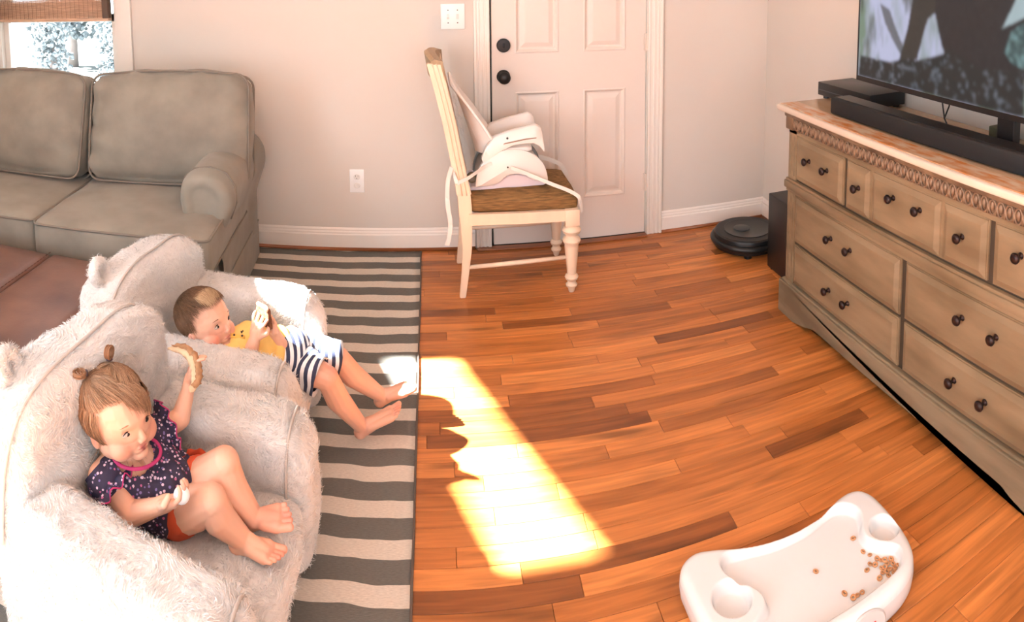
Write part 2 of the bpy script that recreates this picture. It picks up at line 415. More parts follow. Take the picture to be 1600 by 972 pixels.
# bamboo roman shade hung over the upper half
M_bam = mat('bamboo_slats', srgb(220, 182, 154), .6, noise_amt=.35, noise_scale=40, stretch=(.3, 1, 6), bump=.2)
M_bam2 = mat('bamboo_edge_binding', srgb(92, 74, 62), .7, bump=.5, bump_scale=300)
M_thread = mat('shade_thread', srgb(120, 88, 66), .8)
sh = thing('bamboo_shade', 'woven bamboo roman shade raised over the upper window', 'window shade', ((WX0 + WX1) / 2, YB - .02, 1.19))
hw = (WX1 - WX0) / 2 - .008
random.seed(3)
for fold in range(3):
    b = BM(); z = .012 + fold * .0; yy = -.052 + fold * .016
    zz = z + (0.0 if fold == 0 else .006 * fold)
    for k in range(46 if fold == 2 else 18):
        r_ = random.uniform(.0021, .0032)
        tube(b, [(-hw + .0, yy + random.uniform(-.0008, .0008), zz), (hw - .03, yy + random.uniform(-.0008, .0008), zz)], r_, 6); zz += r_ * 2 + .0007
    o = stuff(part('slat_field', b, M_bam, sh, smooth=True))
    th_ = BM(); x = -hw + .02
    while x < hw - .03:
        tube(th_, [(x, yy - .004, z), (x, yy - .004, zz)], .0009, 4); x += .028
    stuff(part('thread_field', th_, M_thread, sh))
    e_ = BM(); bx(e_, hw - .034, yy - .006, z - .002, hw, yy + .005, zz, bev=.002); part('edge_binding', e_, M_bam2, sh)
b = BM(); bx(b, -hw, -.058, -.004, hw, -.012, .011, bev=.004); part('bottom_fold', b, M_bam, sh, auto=.6)
# frames of the added sun slot and the unseen left window
for nm, M_, wdt, hgt, s0, zz0 in (('sun_slot_frame', MSUNSLOT, sy(1.475) - sy(2.39), .295, sy(2.39), 2.05), ('window_3', ML, 1.75, 1.45, .45, .7)):
    b = BM(); f_ = .0
    f2 = .03 if nm != 'sun_slot_frame' else .001
    for (a, b_, c_, d_) in ((0, 0, .03, hgt), (wdt - .03, 0, wdt, hgt), (0, hgt - f2, wdt, hgt), (0, 0, wdt, f2)):
        bx(b, s0 + a - (.03 if nm == 'sun_slot_frame' and a == 0 and c_ < .1 else 0), .03, zz0 + b_, s0 + c_ - (.03 if nm == 'sun_slot_frame' and a == 0 and c_ < .1 else 0), .09, zz0 + d_, M=M_)
    struct(part(nm, b, M_trim))
# ---- outside the visible window
M_snow = mat('pale_drive', srgb(205, 208, 210), .9); M_lawn = mat('lawn', (.05, .058, .05, 1), .9, noise_amt=.4, noise_scale=3)
b = BM(); bx(b, -30, YB + .3, -1.3, 14, 45, -1.2); struct(part('ground_outside', b, M_lawn))
b = BM(); prism(b, [(-9.5, 6), (-4, 5.2), (-3, 7.5), (-6, 12), (-16, 20), (-26, 20), (-16, 11)], -1.2, -1.16); struct(part('driveway_outside', b, M_snow))
def tree(x, y, h, r, label, name='garden_tree'):
    t = thing(name, label, 'tree', (x, y, -1.2), group='trees outside the window')
    b = BM(); tube(b, [(0, 0, 0), (.05, 0, h * .35), (0, .05, h * .7)], [.16, .11, .05], 10); part('trunk', b, mat('bark', srgb(110, 100, 95), .9), t, smooth=True)
    b = BM(); random.seed(int(x * 10))
    for k in range(520):
        a = random.uniform(0, 6.28); q = random.uniform(0, r); zz = random.uniform(h * .35, h)
        s_ = random.uniform(.05, .13) * r
        vs = bmesh.ops.create_icosphere(b, subdivisions=1, radius=s_, matrix=Matrix.Translation((q * math.cos(a), q * math.sin(a), zz)))['verts']
        for v in vs: v.co += V(*[random.uniform(-.03, .03) * r for _ in range(3)])
    part('foliage', b, mat('blue_green_foliage', (.11, .13, .135, 1), .9, noise_amt=.3, noise_scale=3), t)
tree(-6.45, 10.2, 2.0, .42, 'pale blue-green tree seen at the left of the window view')
tree(-5.45, 10.9, 1.75, .42, 'pale blue-green tree seen at the right of the window view')
tree(-9.4, 16.0, 2.3, .8, 'pale blue-green tree farthest off, between the two nearer ones')
# ------------------------------------------------------------------ dresser
M_dress = mat('greige_glazed_wood', srgb(142, 121, 94), .45, spec=.4, col2=srgb(110, 92, 68), noise_scale=5, stretch=(1, .5, 2.0), detail=7, bump=.08, bump_scale=30)
M_dress2 = mat('greige_glazed_base', srgb(138, 122, 98), .5, spec=.35, col2=srgb(104, 90, 70), noise_scale=6, stretch=(1, .4, 2), detail=7)
M_gapback = mat('dark_gap_backing', srgb(58, 48, 36), .7)
M_carve = mat('carved_frieze_wood', srgb(124, 98, 74), .5, col2=srgb(84, 62, 44), noise_scale=14, detail=5)
M_slab = mat('whitewashed_top', srgb(212, 194, 176), .22, spec=.5, noise_amt=.12, noise_scale=6, stretch=(4, .6, 4))
M_slabtop = mat('worn_top_edge', srgb(186, 120, 66), .25, spec=.5, col2=srgb(196, 174, 148), noise_scale=22, stretch=(2, .6, 1), detail=6)
M_knob = mat('bronze_knob', srgb(50, 36, 34), .3, metal=.7)
XF = 1.39
dr = thing('dresser', 'long greige wooden dresser with carved frieze and round dark knobs', 'dresser', (XF, 1.6, 0))
LX = XF; LY = 1.6
def dbx(bm, x0, y0, z0, x1, y1, z1, **k): return bx(bm, x0 - LX, y0 - LY, z0, x1 - LX, y1 - LY, z1, **k)
YL, YR = 2.355, 0.845
b = BM()
dbx(b, XF + .012, YR, .13, 1.775, YL, .845)
# stiles and rails proud of the carcass
for (a, z0, c_, z1) in ((YL, .13, YL - .062, .775), (YR + .062, .13, YR, .775)):
    dbx(b, XF, c_, z0, XF + .03, a, z1, bev=.002)
dbx(b, XF, YR, .757, XF + .03, YL, .777, bev=.002)
part('carcass', b, M_dress, dr)
b = BM(); dbx(b, XF - .014, YR - .012, .528, XF + .02, YL + .012, .560, bev=.006); dbx(b, XF - .008, YR - .006, .556, XF + .02, YL + .006, .570, bev=.004); dbx(b, XF - .006, YR - .004, .514, XF + .02, YL + .004, .529, bev=.003)
part('waist_moulding', b, M_dress, dr, auto=.6)
b = BM(); dbx(b, XF + .006, YR + .05, .139, XF + .013, YL - .05, .760); part('shadow_gap', b, M_gapback, dr)  # dark backing sheet stands in for the shade between the drawers
# corner pilaster grooves
for y in (YL - .016, YL - .045, YR + .016, YR + .045):
    for z0, z1 in ((.16, .505), (.585, .75)):
        b = BM(); dbx(b, XF - .0015, y - .003, z0, XF + .003, y + .003, z1, bev=.001); part('pilaster_bead', b, M_dress2, dr)
# frieze
b = BM(); dbx(b, XF - .006, YR - .0, .775, XF + .04, YL, .829, bev=.002)
dbx(b, XF - .012, YL - .045, .772, XF + .05, YL + .012, .845, bev=.006); dbx(b, XF - .012, YR - .012, .772, XF + .05, YR + .045, .845, bev=.006)
dbx(b, XF - .018, YR - .014, .824, XF + .05, YL + .014, .846, bev=.006)
fz = part('frieze', b, M_carve, dr, auto=.6)
n_ov = 44; y = YL - .052; step = (YL - YR - .104) / n_ov
me_o = None
for k in range(n_ov):
    yc = YL - .052 - (k + .5) * step
    if me_o is None:
        o_ = BM()
        ring = [(0, .013 * math.cos(t), .0215 * math.sin(t)) for t in [i * math.pi / 10 for i in range(20)]]
        tube(o_, ring, .0032, 6, closed=True, hint=V(1, 0, 0))
        vs = bmesh.ops.create_uvsphere(o_, u_segments=10, v_segments=6, radius=1)['verts']
        bmesh.ops.transform(o_, matrix=Matrix.Translation((0, 0, .002)) @ Matrix.Diagonal((.0055, .0075, .015, 1)), verts=vs)
        for s in (-1, 1): tube(o_, [(0, s * step * .5, -.022), (-.003, s * step * .46, 0), (0, s * step * .5, .02)], [.002, .003, .001], 5)
        q = part('carved_oval', o_, mat('carved_oval_wood', srgb(142, 116, 92), .45, col2=srgb(98, 74, 54), noise_scale=30), fz, smooth=True)
        me_o = q.data
    else: q = link('carved_oval', me_o, fz)
    q.location = (-.008, yc - LY, .800)
# top slab
b = BM(); dbx(b, XF - .040, YR - .05, .846, 1.786, YL + .045, .871, bev=.008, seg=3)
part('top', b, M_slab, dr, auto=.6)
b = BM(); dbx(b, XF - .026, YR - .04, .8705, XF + .05, YL + .03, .8745, bev=.0015)
part('top_inlay_edge', b, M_slabtop, dr)
b = BM(); dbx(b, XF + .048, YR - .04, .8705, 1.786, YL + .03, .8748, bev=.0015)
part('top_panel', b, mat('waxed_top_panel', srgb(188, 164, 136), .15, spec=.6, col2=srgb(164, 136, 104), noise_scale=5, stretch=(1, .5, 1)), dr)
# plinth with scalloped feet
pl = [(YL + .018, .0), (YL - .10, .0), (YL - .19, .022), (YL - .225, .034), (YL - .25, .043), (YL - .275, .045)]
pr_ = [(YR + .33, .045), (YR + .295, .042), (YR + .265, .028), (YR + .24, .010), (YR + .16, .0), (YR - .018, .0)]
prof = pl + pr_ + [(YR - .018, .128), (YL + .018, .128)]
b = BM()
va = [b.verts.new((-.020, y - LY, z)) for y, z in prof]; vb = [b.verts.new((.006, y - LY, z)) for y, z in prof]
for k in range(len(prof)): b.faces.new((va[k], va[(k + 1) % len(prof)], vb[(k + 1) % len(prof)], vb[k]))
b.faces.new(va); b.faces.new(vb[::-1]); bmesh.ops.triangulate(b, faces=[f for f in b.faces if len(f.verts) > 4]); bmesh.ops.recalc_face_normals(b, faces=b.faces)
dbx(b, XF, YL - .005, 0, 1.775, YL + .018, .128); dbx(b, XF, YR - .018, 0, 1.775, YR + .005, .128)
dbx(b, XF - .020, YR - .018, .126, XF + .02, YL + .018, .134, bev=.003); dbx(b, XF - .012, YR - .01, .132, XF + .02, YL + .01, .142, bev=.004)
part('plinth', b, M_dress2, dr)
def drawer(y0, y1, z0, z1, knobs, splits=()):
    b = BM(); yc, zc_ = (y0 + y1) / 2, (z0 + z1) / 2
    g_ = .0035
    edges = [y0] + list(splits) + [y1]
    dbx(b, XF - .001, y0 + g_, z0 + g_, XF + .02, y1 - g_, z1 - g_, bev=.0012)
    o = part('drawer', b, M_dress, dr)
    bb = BM()
    # raised field with sloping margin
    for i, (a, c_) in enumerate(zip(edges, edges[1:])):
        m1, m2 = g_ + .004, .024
        def ring(ins, x): return [bb.verts.new((x - LX, yy - LY, zz)) for yy, zz in ((a + ins, z0 + ins), (c_ - ins, z0 + ins), (c_ - ins, z1 - ins), (a + ins, z1 - ins))]
        R_ = [ring(m1, XF - .0005), ring(m1 + .001, XF - .004), ring(m2, XF - .0105), ring(m2 + .003, XF - .0115)]
        for p, q in zip(R_, R_[1:]):
            for k in range(4): bb.faces.new((p[k], p[(k + 1) % 4], q[(k + 1) % 4], q[k]))
        bb.faces.new(R_[-1])
    bmesh.ops.recalc_face_normals(bb, faces=bb.faces)
    part('raised_panel', bb, M_dress, o)
    for ky, kz in knobs:
        kb = BM(); lathe(kb, [(.010, 0), (.009, .003), (.0055, .006), (.0055, .015), (.009, .018), (.0145, .022), (.0155, .027), (.012, .032), (.006, .034), (.0001, .0345)], 18,
                         Matrix.Translation((XF - .011 - LX, ky - LY, kz)) @ Matrix.Rotation(-math.pi / 2, 4, 'Y'))
        part('knob', kb, M_knob, o, smooth=True)
    return o
drawer(1.953, 2.290, .576, .760, [(2.178, .684), (2.052, .684)])
drawer(1.243, 1.943, .576, .762, [(1.852, .678), (1.661, .702), (1.530, .702), (1.342, .680)], (1.436, 1.790))
drawer(.905, 1.228, .576, .762, [(1.119, .698), (1.01, .69)])
drawer(1.616, 2.290, .318, .514, [(2.012, .438), (1.889, .440)])
drawer(.905, 1.598, .318, .514, [(1.326, .442), (1.192, .441)])
drawer(1.616, 2.290, .144, .314, [(2.014, .239), (1.893, .243)])
drawer(.905, 1.598, .144, .314, [(1.347, .241), (1.221, .237)])
# ------------------------------------------------------------------ things on the dresser
ZT = .8748
t = thing('cable_box', 'flat black disc player on the dresser, under the left end of the television', 'disc player', (1.675, 2.255, ZT), math.radians(4))
b = BM(); bx(b, -.10, -.17, .012, .09, .17, .068, bev=.003); part('case', b, M_black, t, auto=.6)
for x, y in ((-.075, -.14), (-.075, .14), (.07, -.14), (.07, .14)):
    b = BM(); lathe(b, [(.014, 0), (.014, .013)], 12, Matrix.Translation((x, y, 0))); part('foot', b, M_black, t)
b = BM(); bx(b, -.1015, -.165, .034, -.099, .165, .037); part('front_slot', b, mat('slot_grey', srgb(70, 74, 78), .3), t)
b = BM()
for k in range(7): bx(b, -.1018, -.12 + k * .022, .022, -.0995, -.113 + k * .022, .0255)
part('front_marking', b, mat('pale_marking', srgb(170, 178, 184), .4), t)
t = thing('soundbar', 'long black fabric-fronted soundbar along the front of the dresser top', 'soundbar', (1.495, 1.655, ZT), math.radians(1.5))
b = BM(); bx(b, -.045, -.50, .004, .045, .48, .066, bev=.008, seg=3); part('body', b, mat('black_speaker_cloth', srgb(15, 16, 18), .75, bump=.6, bump_scale=900, bump_dist=.0006), t, auto=.6)
b = BM(); bx(b, -.03, -.49, .0655, .04, .47, .0675, bev=.001); part('top_plate', b, M_black, t)
for y in (-.4, 0, .4):
    b = BM(); bx(b, -.03, y - .03, 0, .03, y + .03, .006); part('foot', b, M_black, t)
# television
M_bez = mat('tv_bezel', srgb(17, 15, 16), .3, spec=.5)
TVX, TY0, TY1, TZ0, TZ1 = 1.56, .89, 2.132, 1.0, 1.715
tv = thing('television', 'large flat television on the dresser showing a dark forest scene', 'television', (TVX + .02, (TY0 + TY1) / 2, ZT))
ox, oy = TVX + .02, (TY0 + TY1) / 2
b = BM(); bx(b, TVX - ox, TY0 - oy, TZ0 - ZT, TVX + .028 - ox, TY1 - oy, TZ1 - ZT, bev=.002); bx(b, TVX + .02 - ox, TY0 + .2 - oy, TZ0 + .04 - ZT, TVX + .06 - ox, TY1 - .2 - oy, TZ0 + .45 - ZT, bev=.01)
part('housing', b, M_bez, tv)
b = BM()
for (a, c_, e_, f_) in ((TY0, TZ0, TY1, TZ0 + .019), (TY0, TZ1 - .009, TY1, TZ1), (TY0, TZ0, TY0 + .009, TZ1), (TY1 - .008, TZ0, TY1, TZ1)):
    bx(b, TVX - .004 - ox, a - oy, c_ - ZT, TVX + .001 - ox, e_ - oy, f_ - ZT, bev=.001)
part('bezel', b, M_bez, tv)
for yy in (1.36, 1.02 + .0):
    b = BM(); bx(b, -.015, yy - .035 - oy, .006, .018, yy + .035 - oy, TZ0 - ZT + .02, bev=.003); bx(b, -.016, yy - .04 - oy, 0, .14, yy + .04 - oy, .010, bev=.003)
    part('stand_leg', b, M_bez, tv)
# the picture: colours over a fine grid, given off by the screen
sy0, sy1, sz0, sz1 = TY0 + .009, TY1 - .008, TZ0 + .019, TZ1 - .009
ny, nz = 300, 170
gy = np.linspace(sy1, sy0, ny); gz = np.linspace(sz0, sz1, nz)
YY, ZZ = np.meshgrid(gy, gz)
def inpoly(P, Y, Z):
    r_ = np.zeros(Y.shape, bool); n = len(P)
    for i in range(n):
        y1_, z1_ = P[i]; y2_, z2_ = P[(i + 1) % n]
        c_ = ((z1_ > Z) != (z2_ > Z)); 
        with np.errstate(divide='ignore', invalid='ignore'): xx = (y2_ - y1_) * (Z - z1_) / (z2_ - z1_ + 1e-12) + y1_
        r_ ^= c_ & (Y < xx)
    return r_
rs = np.random.RandomState(4)
def fbm(Y, Z, sy_, sz_, seed):
    q = np.random.RandomState(seed); out = np.zeros(Y.shape); amp = 1; tot = 0
    for o_ in range(4):
        g = q.rand(64, 64); a = (Y * sy_ * 2 ** o_) % 63; b_ = (Z * sz_ * 2 ** o_) % 63
        i, j = a.astype(int), b_.astype(int); fa, fb = a - i, b_ - j; fa = fa * fa * (3 - 2 * fa); fb = fb * fb * (3 - 2 * fb)
        out += amp * ((g[i, j] * (1 - fa) + g[(i + 1) % 64, j] * fa) * (1 - fb) + (g[i, (j + 1) % 64] * (1 - fa) + g[(i + 1) % 64, (j + 1) % 64] * fa) * fb)
        tot += amp; amp *= .5
    return out / tot
lin = lambda r, g, b_: np.array(srgb(r, g, b_)[:3])
n1 = fbm(YY, ZZ, 14, 4, 1)[..., None]; n2 = fbm(YY, ZZ, 18, 5, 2)[..., None]; n3 = fbm(YY, ZZ, 55, 55, 3)[..., None]
st = lambda x, a, b_: np.clip((x - a) / (b_ - a), 0, 1)
C_ = lin(120, 140, 122) * (1 - st(n1, .35, .6)) + lin(188, 192, 220) * st(n1, .35, .6)
C_ = C_ * (1 - .75 * st(n2, .55, .7)) + lin(76, 80, 66) * .75 * st(n2, .55, .7)
dark = lin(44, 42, 44) * (.8 + .5 * n3)
P_bandline = [(2.11, 1.099), (2.007, 1.096), (1.93, 1.098), (1.866, 1.116), (1.779, 1.125), (1.713, 1.144), (1.642, 1.167), (1.636, 1.187), (1.581, 1.178), (1.491, 1.143), (1.388, 1.147), (1.291, 1.156), (1.281, 1.007), (2.124, 0.986)]
P_trunk = [(1.825, 1.447), (1.661, 1.453), (1.669, 1.345), (1.694, 1.3), (1.73, 1.275), (1.747, 1.229), (1.779, 1.126), (1.875, 1.115), (1.836, 1.231), (1.814, 1.335)]
P_body = [(1.704, 1.451), (1.288, 1.468), (1.265, 1.136), (1.638, 1.1), (1.642, 1.17), (1.656, 1.195), (1.677, 1.247), (1.694, 1.295)]
P_wedge = [(1.327, 1.399), (1.284, 1.416), (1.278, 1.326), (1.302, 1.318), (1.388, 1.277), (1.343, 1.359)]
P_teal = [(1.35, 1.271), (1.301, 1.305), (1.265, 1.318), (1.255, 1.166), (1.292, 1.163), (1.337, 1.174), (1.372, 1.204)]
P_stem = [(2.001, 1.31), (1.942, 1.29), (1.901, 1.224), (1.851, 1.16), (1.867, 1.132), (1.926, 1.192), (1.967, 1.241)]
def put(P, col, mixn=None, a=1.0):
    global C_
    k = inpoly(P, YY, ZZ)[..., None] * a
    C_ = C_ * (1 - k) + col * k
put(P_stem, lin(72, 72, 64), a=.8)
put(P_trunk, lin(58, 54, 50) * (.85 + .3 * n3)); put(P_body, dark)
put(P_wedge, lin(170, 190, 196) * (.7 + .5 * n1)); put(P_teal, lin(96, 126, 128) * (.4 + 1.2 * st(n3, .3, .7)))
put(P_bandline, lin(40, 42, 42) * (1 - st(n3, .56, .74)) + lin(104, 114, 126) * st(n3, .56, .74) * (.3 + n1))

img = C_
for _ in range(3): img = (img + np.roll(img, 1, 0) + np.roll(img, -1, 0) + np.roll(img, 1, 1) + np.roll(img, -1, 1)) / 5
b = BM(); me = bpy.data.meshes.new('screen')
vs = [(TVX - .002 - ox, y - oy, z - ZT) for z in gz for y in gy]
fs = [(j * ny + i, j * ny + i + 1, (j + 1) * ny + i + 1, (j + 1) * ny + i) for j in range(nz - 1) for i in range(ny - 1)]
me.from_pydata(vs, [], fs)
ca = me.color_attributes.new('picture', 'FLOAT_COLOR', 'POINT'); cc = np.ones((ny * nz, 4), np.float32); cc[:, :3] = img.reshape(-1, 3); ca.data.foreach_set('color', cc.ravel())
M_scr = bpy.data.materials.new('lit_screen'); M_scr.use_nodes = True; nt = M_scr.node_tree; p_ = nt.nodes['Principled BSDF']
at = nt.nodes.new('ShaderNodeAttribute'); at.attribute_name = 'picture'; nt.links.new(at.outputs[0], p_.inputs['Emission Color'])
p_.inputs['Base Color'].default_value = (.01, .01, .01, 1); p_.inputs['Roughness'].default_value = .35; p_.inputs['Emission Strength'].default_value = .85; p_.inputs['Specular IOR Level'].default_value = .2
me.materials.append(M_scr); link('screen', me, tv)
# cable and little box behind the soundbar
t = thing('power_cable', 'thin black cable looping below the television behind the soundbar', 'cable', (1.66, 1.72, ZT))
b = BM(); tube(b, [(.0, .03, .14), (-.005, .022, .10), (-.012, .0, .045), (-.01, -.03, .006), (.0, -.12, .005), (.01, -.26, .006), (-.01, -.32, .03)], .003, 6); tube(b, [(.0, -.02, .14), (-.006, -.015, .09), (-.012, 0, .045)], .003, 6)
part('wire', b, M_black, t, smooth=True)
t = thing('remote_box', 'small pale-faced dark box behind the television stand', 'box', (1.69, 1.475, ZT))
b = BM(); bx(b, -.02, -.055, 0, .02, .05, .055, bev=.003); part('case', b, mat('dull_green_plastic', srgb(70, 76, 58), .5), t)
b = BM(); bx(b, -.0215, -.05, .002, -.019, .045, .007); part('strip', b, M_white, t)
# subwoofer and robot vacuum on the floor
t = thing('subwoofer', 'black floor-standing subwoofer between the dresser and the corner', 'subwoofer', (1.62, 2.565, 0))
b = BM(); bx(b, -.112, -.15, .008, .13, .165, .362, bev=.005); part('cabinet', b, mat('subwoofer_vinyl', srgb(22, 22, 23), .4, bump=.3, bump_scale=400), t, auto=.6)
for x, y in ((-.09, -.13), (-.09, .14), (.1, -.13), (.1, .14)):
    b = BM(); lathe(b, [(.015, 0), (.015, .009)], 12, Matrix.Translation((x, y, 0))); part('foot', b, M_black, t)
b = BM(); bx(b, -.1135, -.03, .026, -.111, -.005, .029); part('front_marking', b, mat('pale_marking2', srgb(120, 120, 118), .4), t)
t = thing('robot_vacuum', 'round black robot vacuum parked in the corner beside the subwoofer', 'robot vacuum', (1.53, 2.985, 0), math.radians(20))
b = BM(); lathe(b, [(.150, .012), (.168, .018), (.170, .03), (.170, .072), (.166, .084), (.158, .089), (.0001, .090)], 48); part('body', b, M_black, t, auto=.5)
b = BM(); lathe(b, [(.118, .089), (.119, .092), (.117, .0925), (.113, .091), (.0001, .091)], 40); part('top_plate', b, mat('robot_top', srgb(40, 42, 42), .3, spec=.6), t, auto=.5)
b = BM(); lathe(b, [(.042, .091), (.042, .0935), (.038, .095), (.0001, .0945)], 28, Matrix.Translation((-.02, .02, 0))); part('centre_button', b, mat('robot_button', srgb(58, 60, 60), .35), t, auto=.5)
b = BM(); tube(b, [(.1725 * math.cos(a), .1725 * math.sin(a), .05) for a in [math.radians(k) for k in range(100, 281, 6)]], .016, 8); part('bumper', b, M_black, t, smooth=True)
for x, y in ((.1, .1), (-.1, .1), (.1, -.1), (-.1, -.1)):
    b = BM(); lathe(b, [(.02, 0), (.02, .014)], 12, Matrix.Translation((x, y, 0))); part('wheel', b, M_black, t)

# ------------------------------------------------------------------ the tray on the floor
def spline(P, n, closed=True):
    P = np.array(P, float); N_ = len(P); out = []
    for i in range(N_ if closed else N_ - 1):
        p0, p1, p2, p3 = (P[(i + k) % N_] if closed else P[min(max(i + k, 0), N_ - 1)] for k in (-1, 0, 1, 2))
        for t in np.arange(n) / n:
            out.append(.5 * (2 * p1 + (p2 - p0) * t + (2 * p0 - 5 * p1 + 4 * p2 - p3) * t * t + (3 * p1 - p0 - 3 * p2 + p3) * t ** 3))
    if not closed: out.append(P[-1])
    return np.array(out)
def sdist(P, X, Y):
    """signed distance to polygon (positive inside) and the nearest boundary point"""
    best = np.full(X.shape, 1e9); bx_, by_ = X.copy(), Y.copy()
    for i in range(len(P)):
        a = P[i]; c_ = P[(i + 1) % len(P)]; d = c_ - a; L2 = (d ** 2).sum() + 1e-12
        t = np.clip(((X - a[0]) * d[0] + (Y - a[1]) * d[1]) / L2, 0, 1)
        qx, qy = a[0] + t * d[0], a[1] + t * d[1]; dd = np.hypot(X - qx, Y - qy); k = dd < best
        best[k] = dd[k]; bx_[k] = qx[k]; by_[k] = qy[k]
    return np.where(inpoly([tuple(p) for p in P], X, Y), best, -best), bx_, by_
outer = spline([(.529, 1.300), (.531, 1.335), (.549, 1.362), (.585, 1.376), (.630, 1.368), (.690, 1.347), (.745, 1.334), (.80, 1.328), (.859, 1.329), (.925, 1.341), (.978, 1.357), (1.014, 1.360), (1.043, 1.349), (1.060, 1.322),
                (1.065, 1.284), (1.063, 1.230), (1.056, 1.175), (1.040, 1.127), (1.012, 1.094), (.975, 1.074), (.93, 1.064), (.871, 1.059), (.80, 1.057), (.72, 1.060), (.655, 1.068), (.60, 1.085), (.560, 1.115), (.540, 1.160), (.531, 1.220)], 6)
inner = spline([(.627, 1.322), (.650, 1.340), (.690, 1.337), (.750, 1.326), (.80, 1.322), (.86, 1.324), (.921, 1.338), (.960, 1.337), (.988, 1.318), (.998, 1.290), (.988, 1.262), (.971, 1.238), (.966, 1.212), (.980, 1.185), (1.003, 1.163), (1.012, 1.142),
                (.998, 1.118), (.966, 1.101), (.882, 1.092), (.80, 1.090), (.72, 1.092), (.64, 1.102), (.610, 1.120), (.606, 1.145), (.640, 1.165), (.672, 1.188), (.678, 1.212), (.665, 1.240), (.640, 1.268), (.626, 1.296)], 6)
h = .0026
xs = np.arange(.515, 1.08, h); ys = np.arange(1.045, 1.39, h); X_, Y_ = np.meshgrid(xs, ys)
d0, qx, qy = sdist(outer, X_, Y_); d1, _, _ = sdist(inner, X_, Y_)
sm = lambda t: t * t * (3 - 2 * t)
ztop = .072; R_ = .022
Zt = np.where(d0 < R_, ztop - R_ + np.sqrt(np.clip(R_ ** 2 - (R_ - np.clip(d0, 0, R_)) ** 2, 0, None)), ztop)
Zt = Zt - .024 * sm(np.clip((d1 + .003) / .013, 0, 1))
for cx, cy, r in ((.614, 1.232, .043), (1.019, 1.212, .036)):
    rr = np.hypot(X_ - cx, Y_ - cy); Zt -= .030 * sm(np.clip((r + .004 - rr) / .012, 0, 1))
out_ = d0 < 0
X2 = np.where(out_, qx, X_); Y2 = np.where(out_, qy, Y_); Zt = np.where(out_, ztop - R_, Zt)
keepv = d0 > -h * 1.5
idx = -np.ones(X_.shape, int); tv_v = []; TO = V(.80, 1.2, 0)
for j, i in zip(*np.nonzero(keepv)): idx[j, i] = len(tv_v); tv_v.append((X2[j, i] - TO.x, Y2[j, i] - TO.y, Zt[j, i]))
fs = []
for j in range(len(ys) - 1):
    for i in range(len(xs) - 1):
        q = (idx[j, i], idx[j, i + 1], idx[j + 1, i + 1], idx[j + 1, i])
        if min(q) >= 0 and max(d0[j, i], d0[j, i + 1], d0[j + 1, i + 1], d0[j + 1, i]) > 0: fs.append(q)
tr = thing('feeding_tray', 'white plastic feeding tray with two cup wells and loose cereal, lying on the wood floor', 'tray', TO)
o = part('tray_top', (tv_v, fs), mat('tray_plastic', srgb(214, 216, 216), .22, spec=.5), tr, smooth=True)
b = BM(); n = len(outer); ra = []
for k_, (zz, ins) in enumerate(((.0505, 0), (.035, -.001), (.012, .002), (.003, .006), (.003, .012))):
    c0 = outer.mean(0); ring = []
    for p in outer:
        d = (p - c0); d = d / np.linalg.norm(d); ring.append(b.verts.new((p[0] - d[0] * ins - TO.x, p[1] - d[1] * ins - TO.y, zz)))
    ra.append(ring)
for a, c_ in zip(ra, ra[1:]):
    for k in range(n): b.faces.new((a[k], a[(k + 1) % n], c_[(k + 1) % n], c_[k]))
part('tray_skirt', b, mat('tray_plastic_side', srgb(212, 213, 213), .25), tr, smooth=True)
b = BM(); lathe(b, [(.001, .006), (.048, .006), (.052, .003), (.052, 0)], 32, Matrix.Translation((.850 - TO.x, 1.058 - TO.y, .036)) @ Matrix.Rotation(math.radians(78), 4, 'X') @ Matrix.Diagonal((1, .62, 1, 1)))
lt = part('release_latch', b, mat('latch_grey', srgb(196, 192, 190), .3), tr, auto=.5)
b = BM(); bx(b, -.020, -.007, 0, .020, .007, .0012, M=Matrix.Translation((.852 - TO.x, 1.052 - TO.y, .038)) @ Matrix.Rotation(math.radians(78), 4, 'X'))
part('red_sticker', b, mat('red_print', srgb(214, 70, 54), .5), lt)
# cereal rings
M_cer = mat('oat_cereal', srgb(206, 150, 104), .75, noise_amt=.3, noise_scale=300, bump=.6, bump_scale=700)
b = BM(); ring = [(.0042 * math.cos(t), .0042 * math.sin(t), .002) for t in [k * math.pi / 6 for k in range(12)]]; tube(b, ring, .0022, 7, closed=True, hint=V(0, 0, 1))
for v in b.verts: v.co *= 1 + .08 * noise.noise(v.co * 400)
me_c = bpy.data.meshes.new('cereal_ring'); [setattr(f, 'smooth', True) for f in b.faces]; b.to_mesh(me_c); b.free(); me_c.materials.append(M_cer)
random.seed(5)
CER = [(0.95, 1.246), (0.947, 1.203), (0.956, 1.186), (0.964, 1.169), (0.951, 1.158), (0.941, 1.167), (0.977, 1.155), (0.990, 1.148), (0.926, 1.157), (0.938, 1.124), (0.957, 1.143), (0.966, 1.140), (0.976, 1.143), (0.986, 1.136), (0.993, 1.126), (0.961, 1.128), (0.952, 1.132), (0.971, 1.128), (0.982, 1.124), (0.823, 1.219), (0.848, 1.139), (0.860, 1.120), (0.8705, 1.119), (0.884, 1.119), (.968, 1.160), (.958, 1.118), (.974, 1.116)]
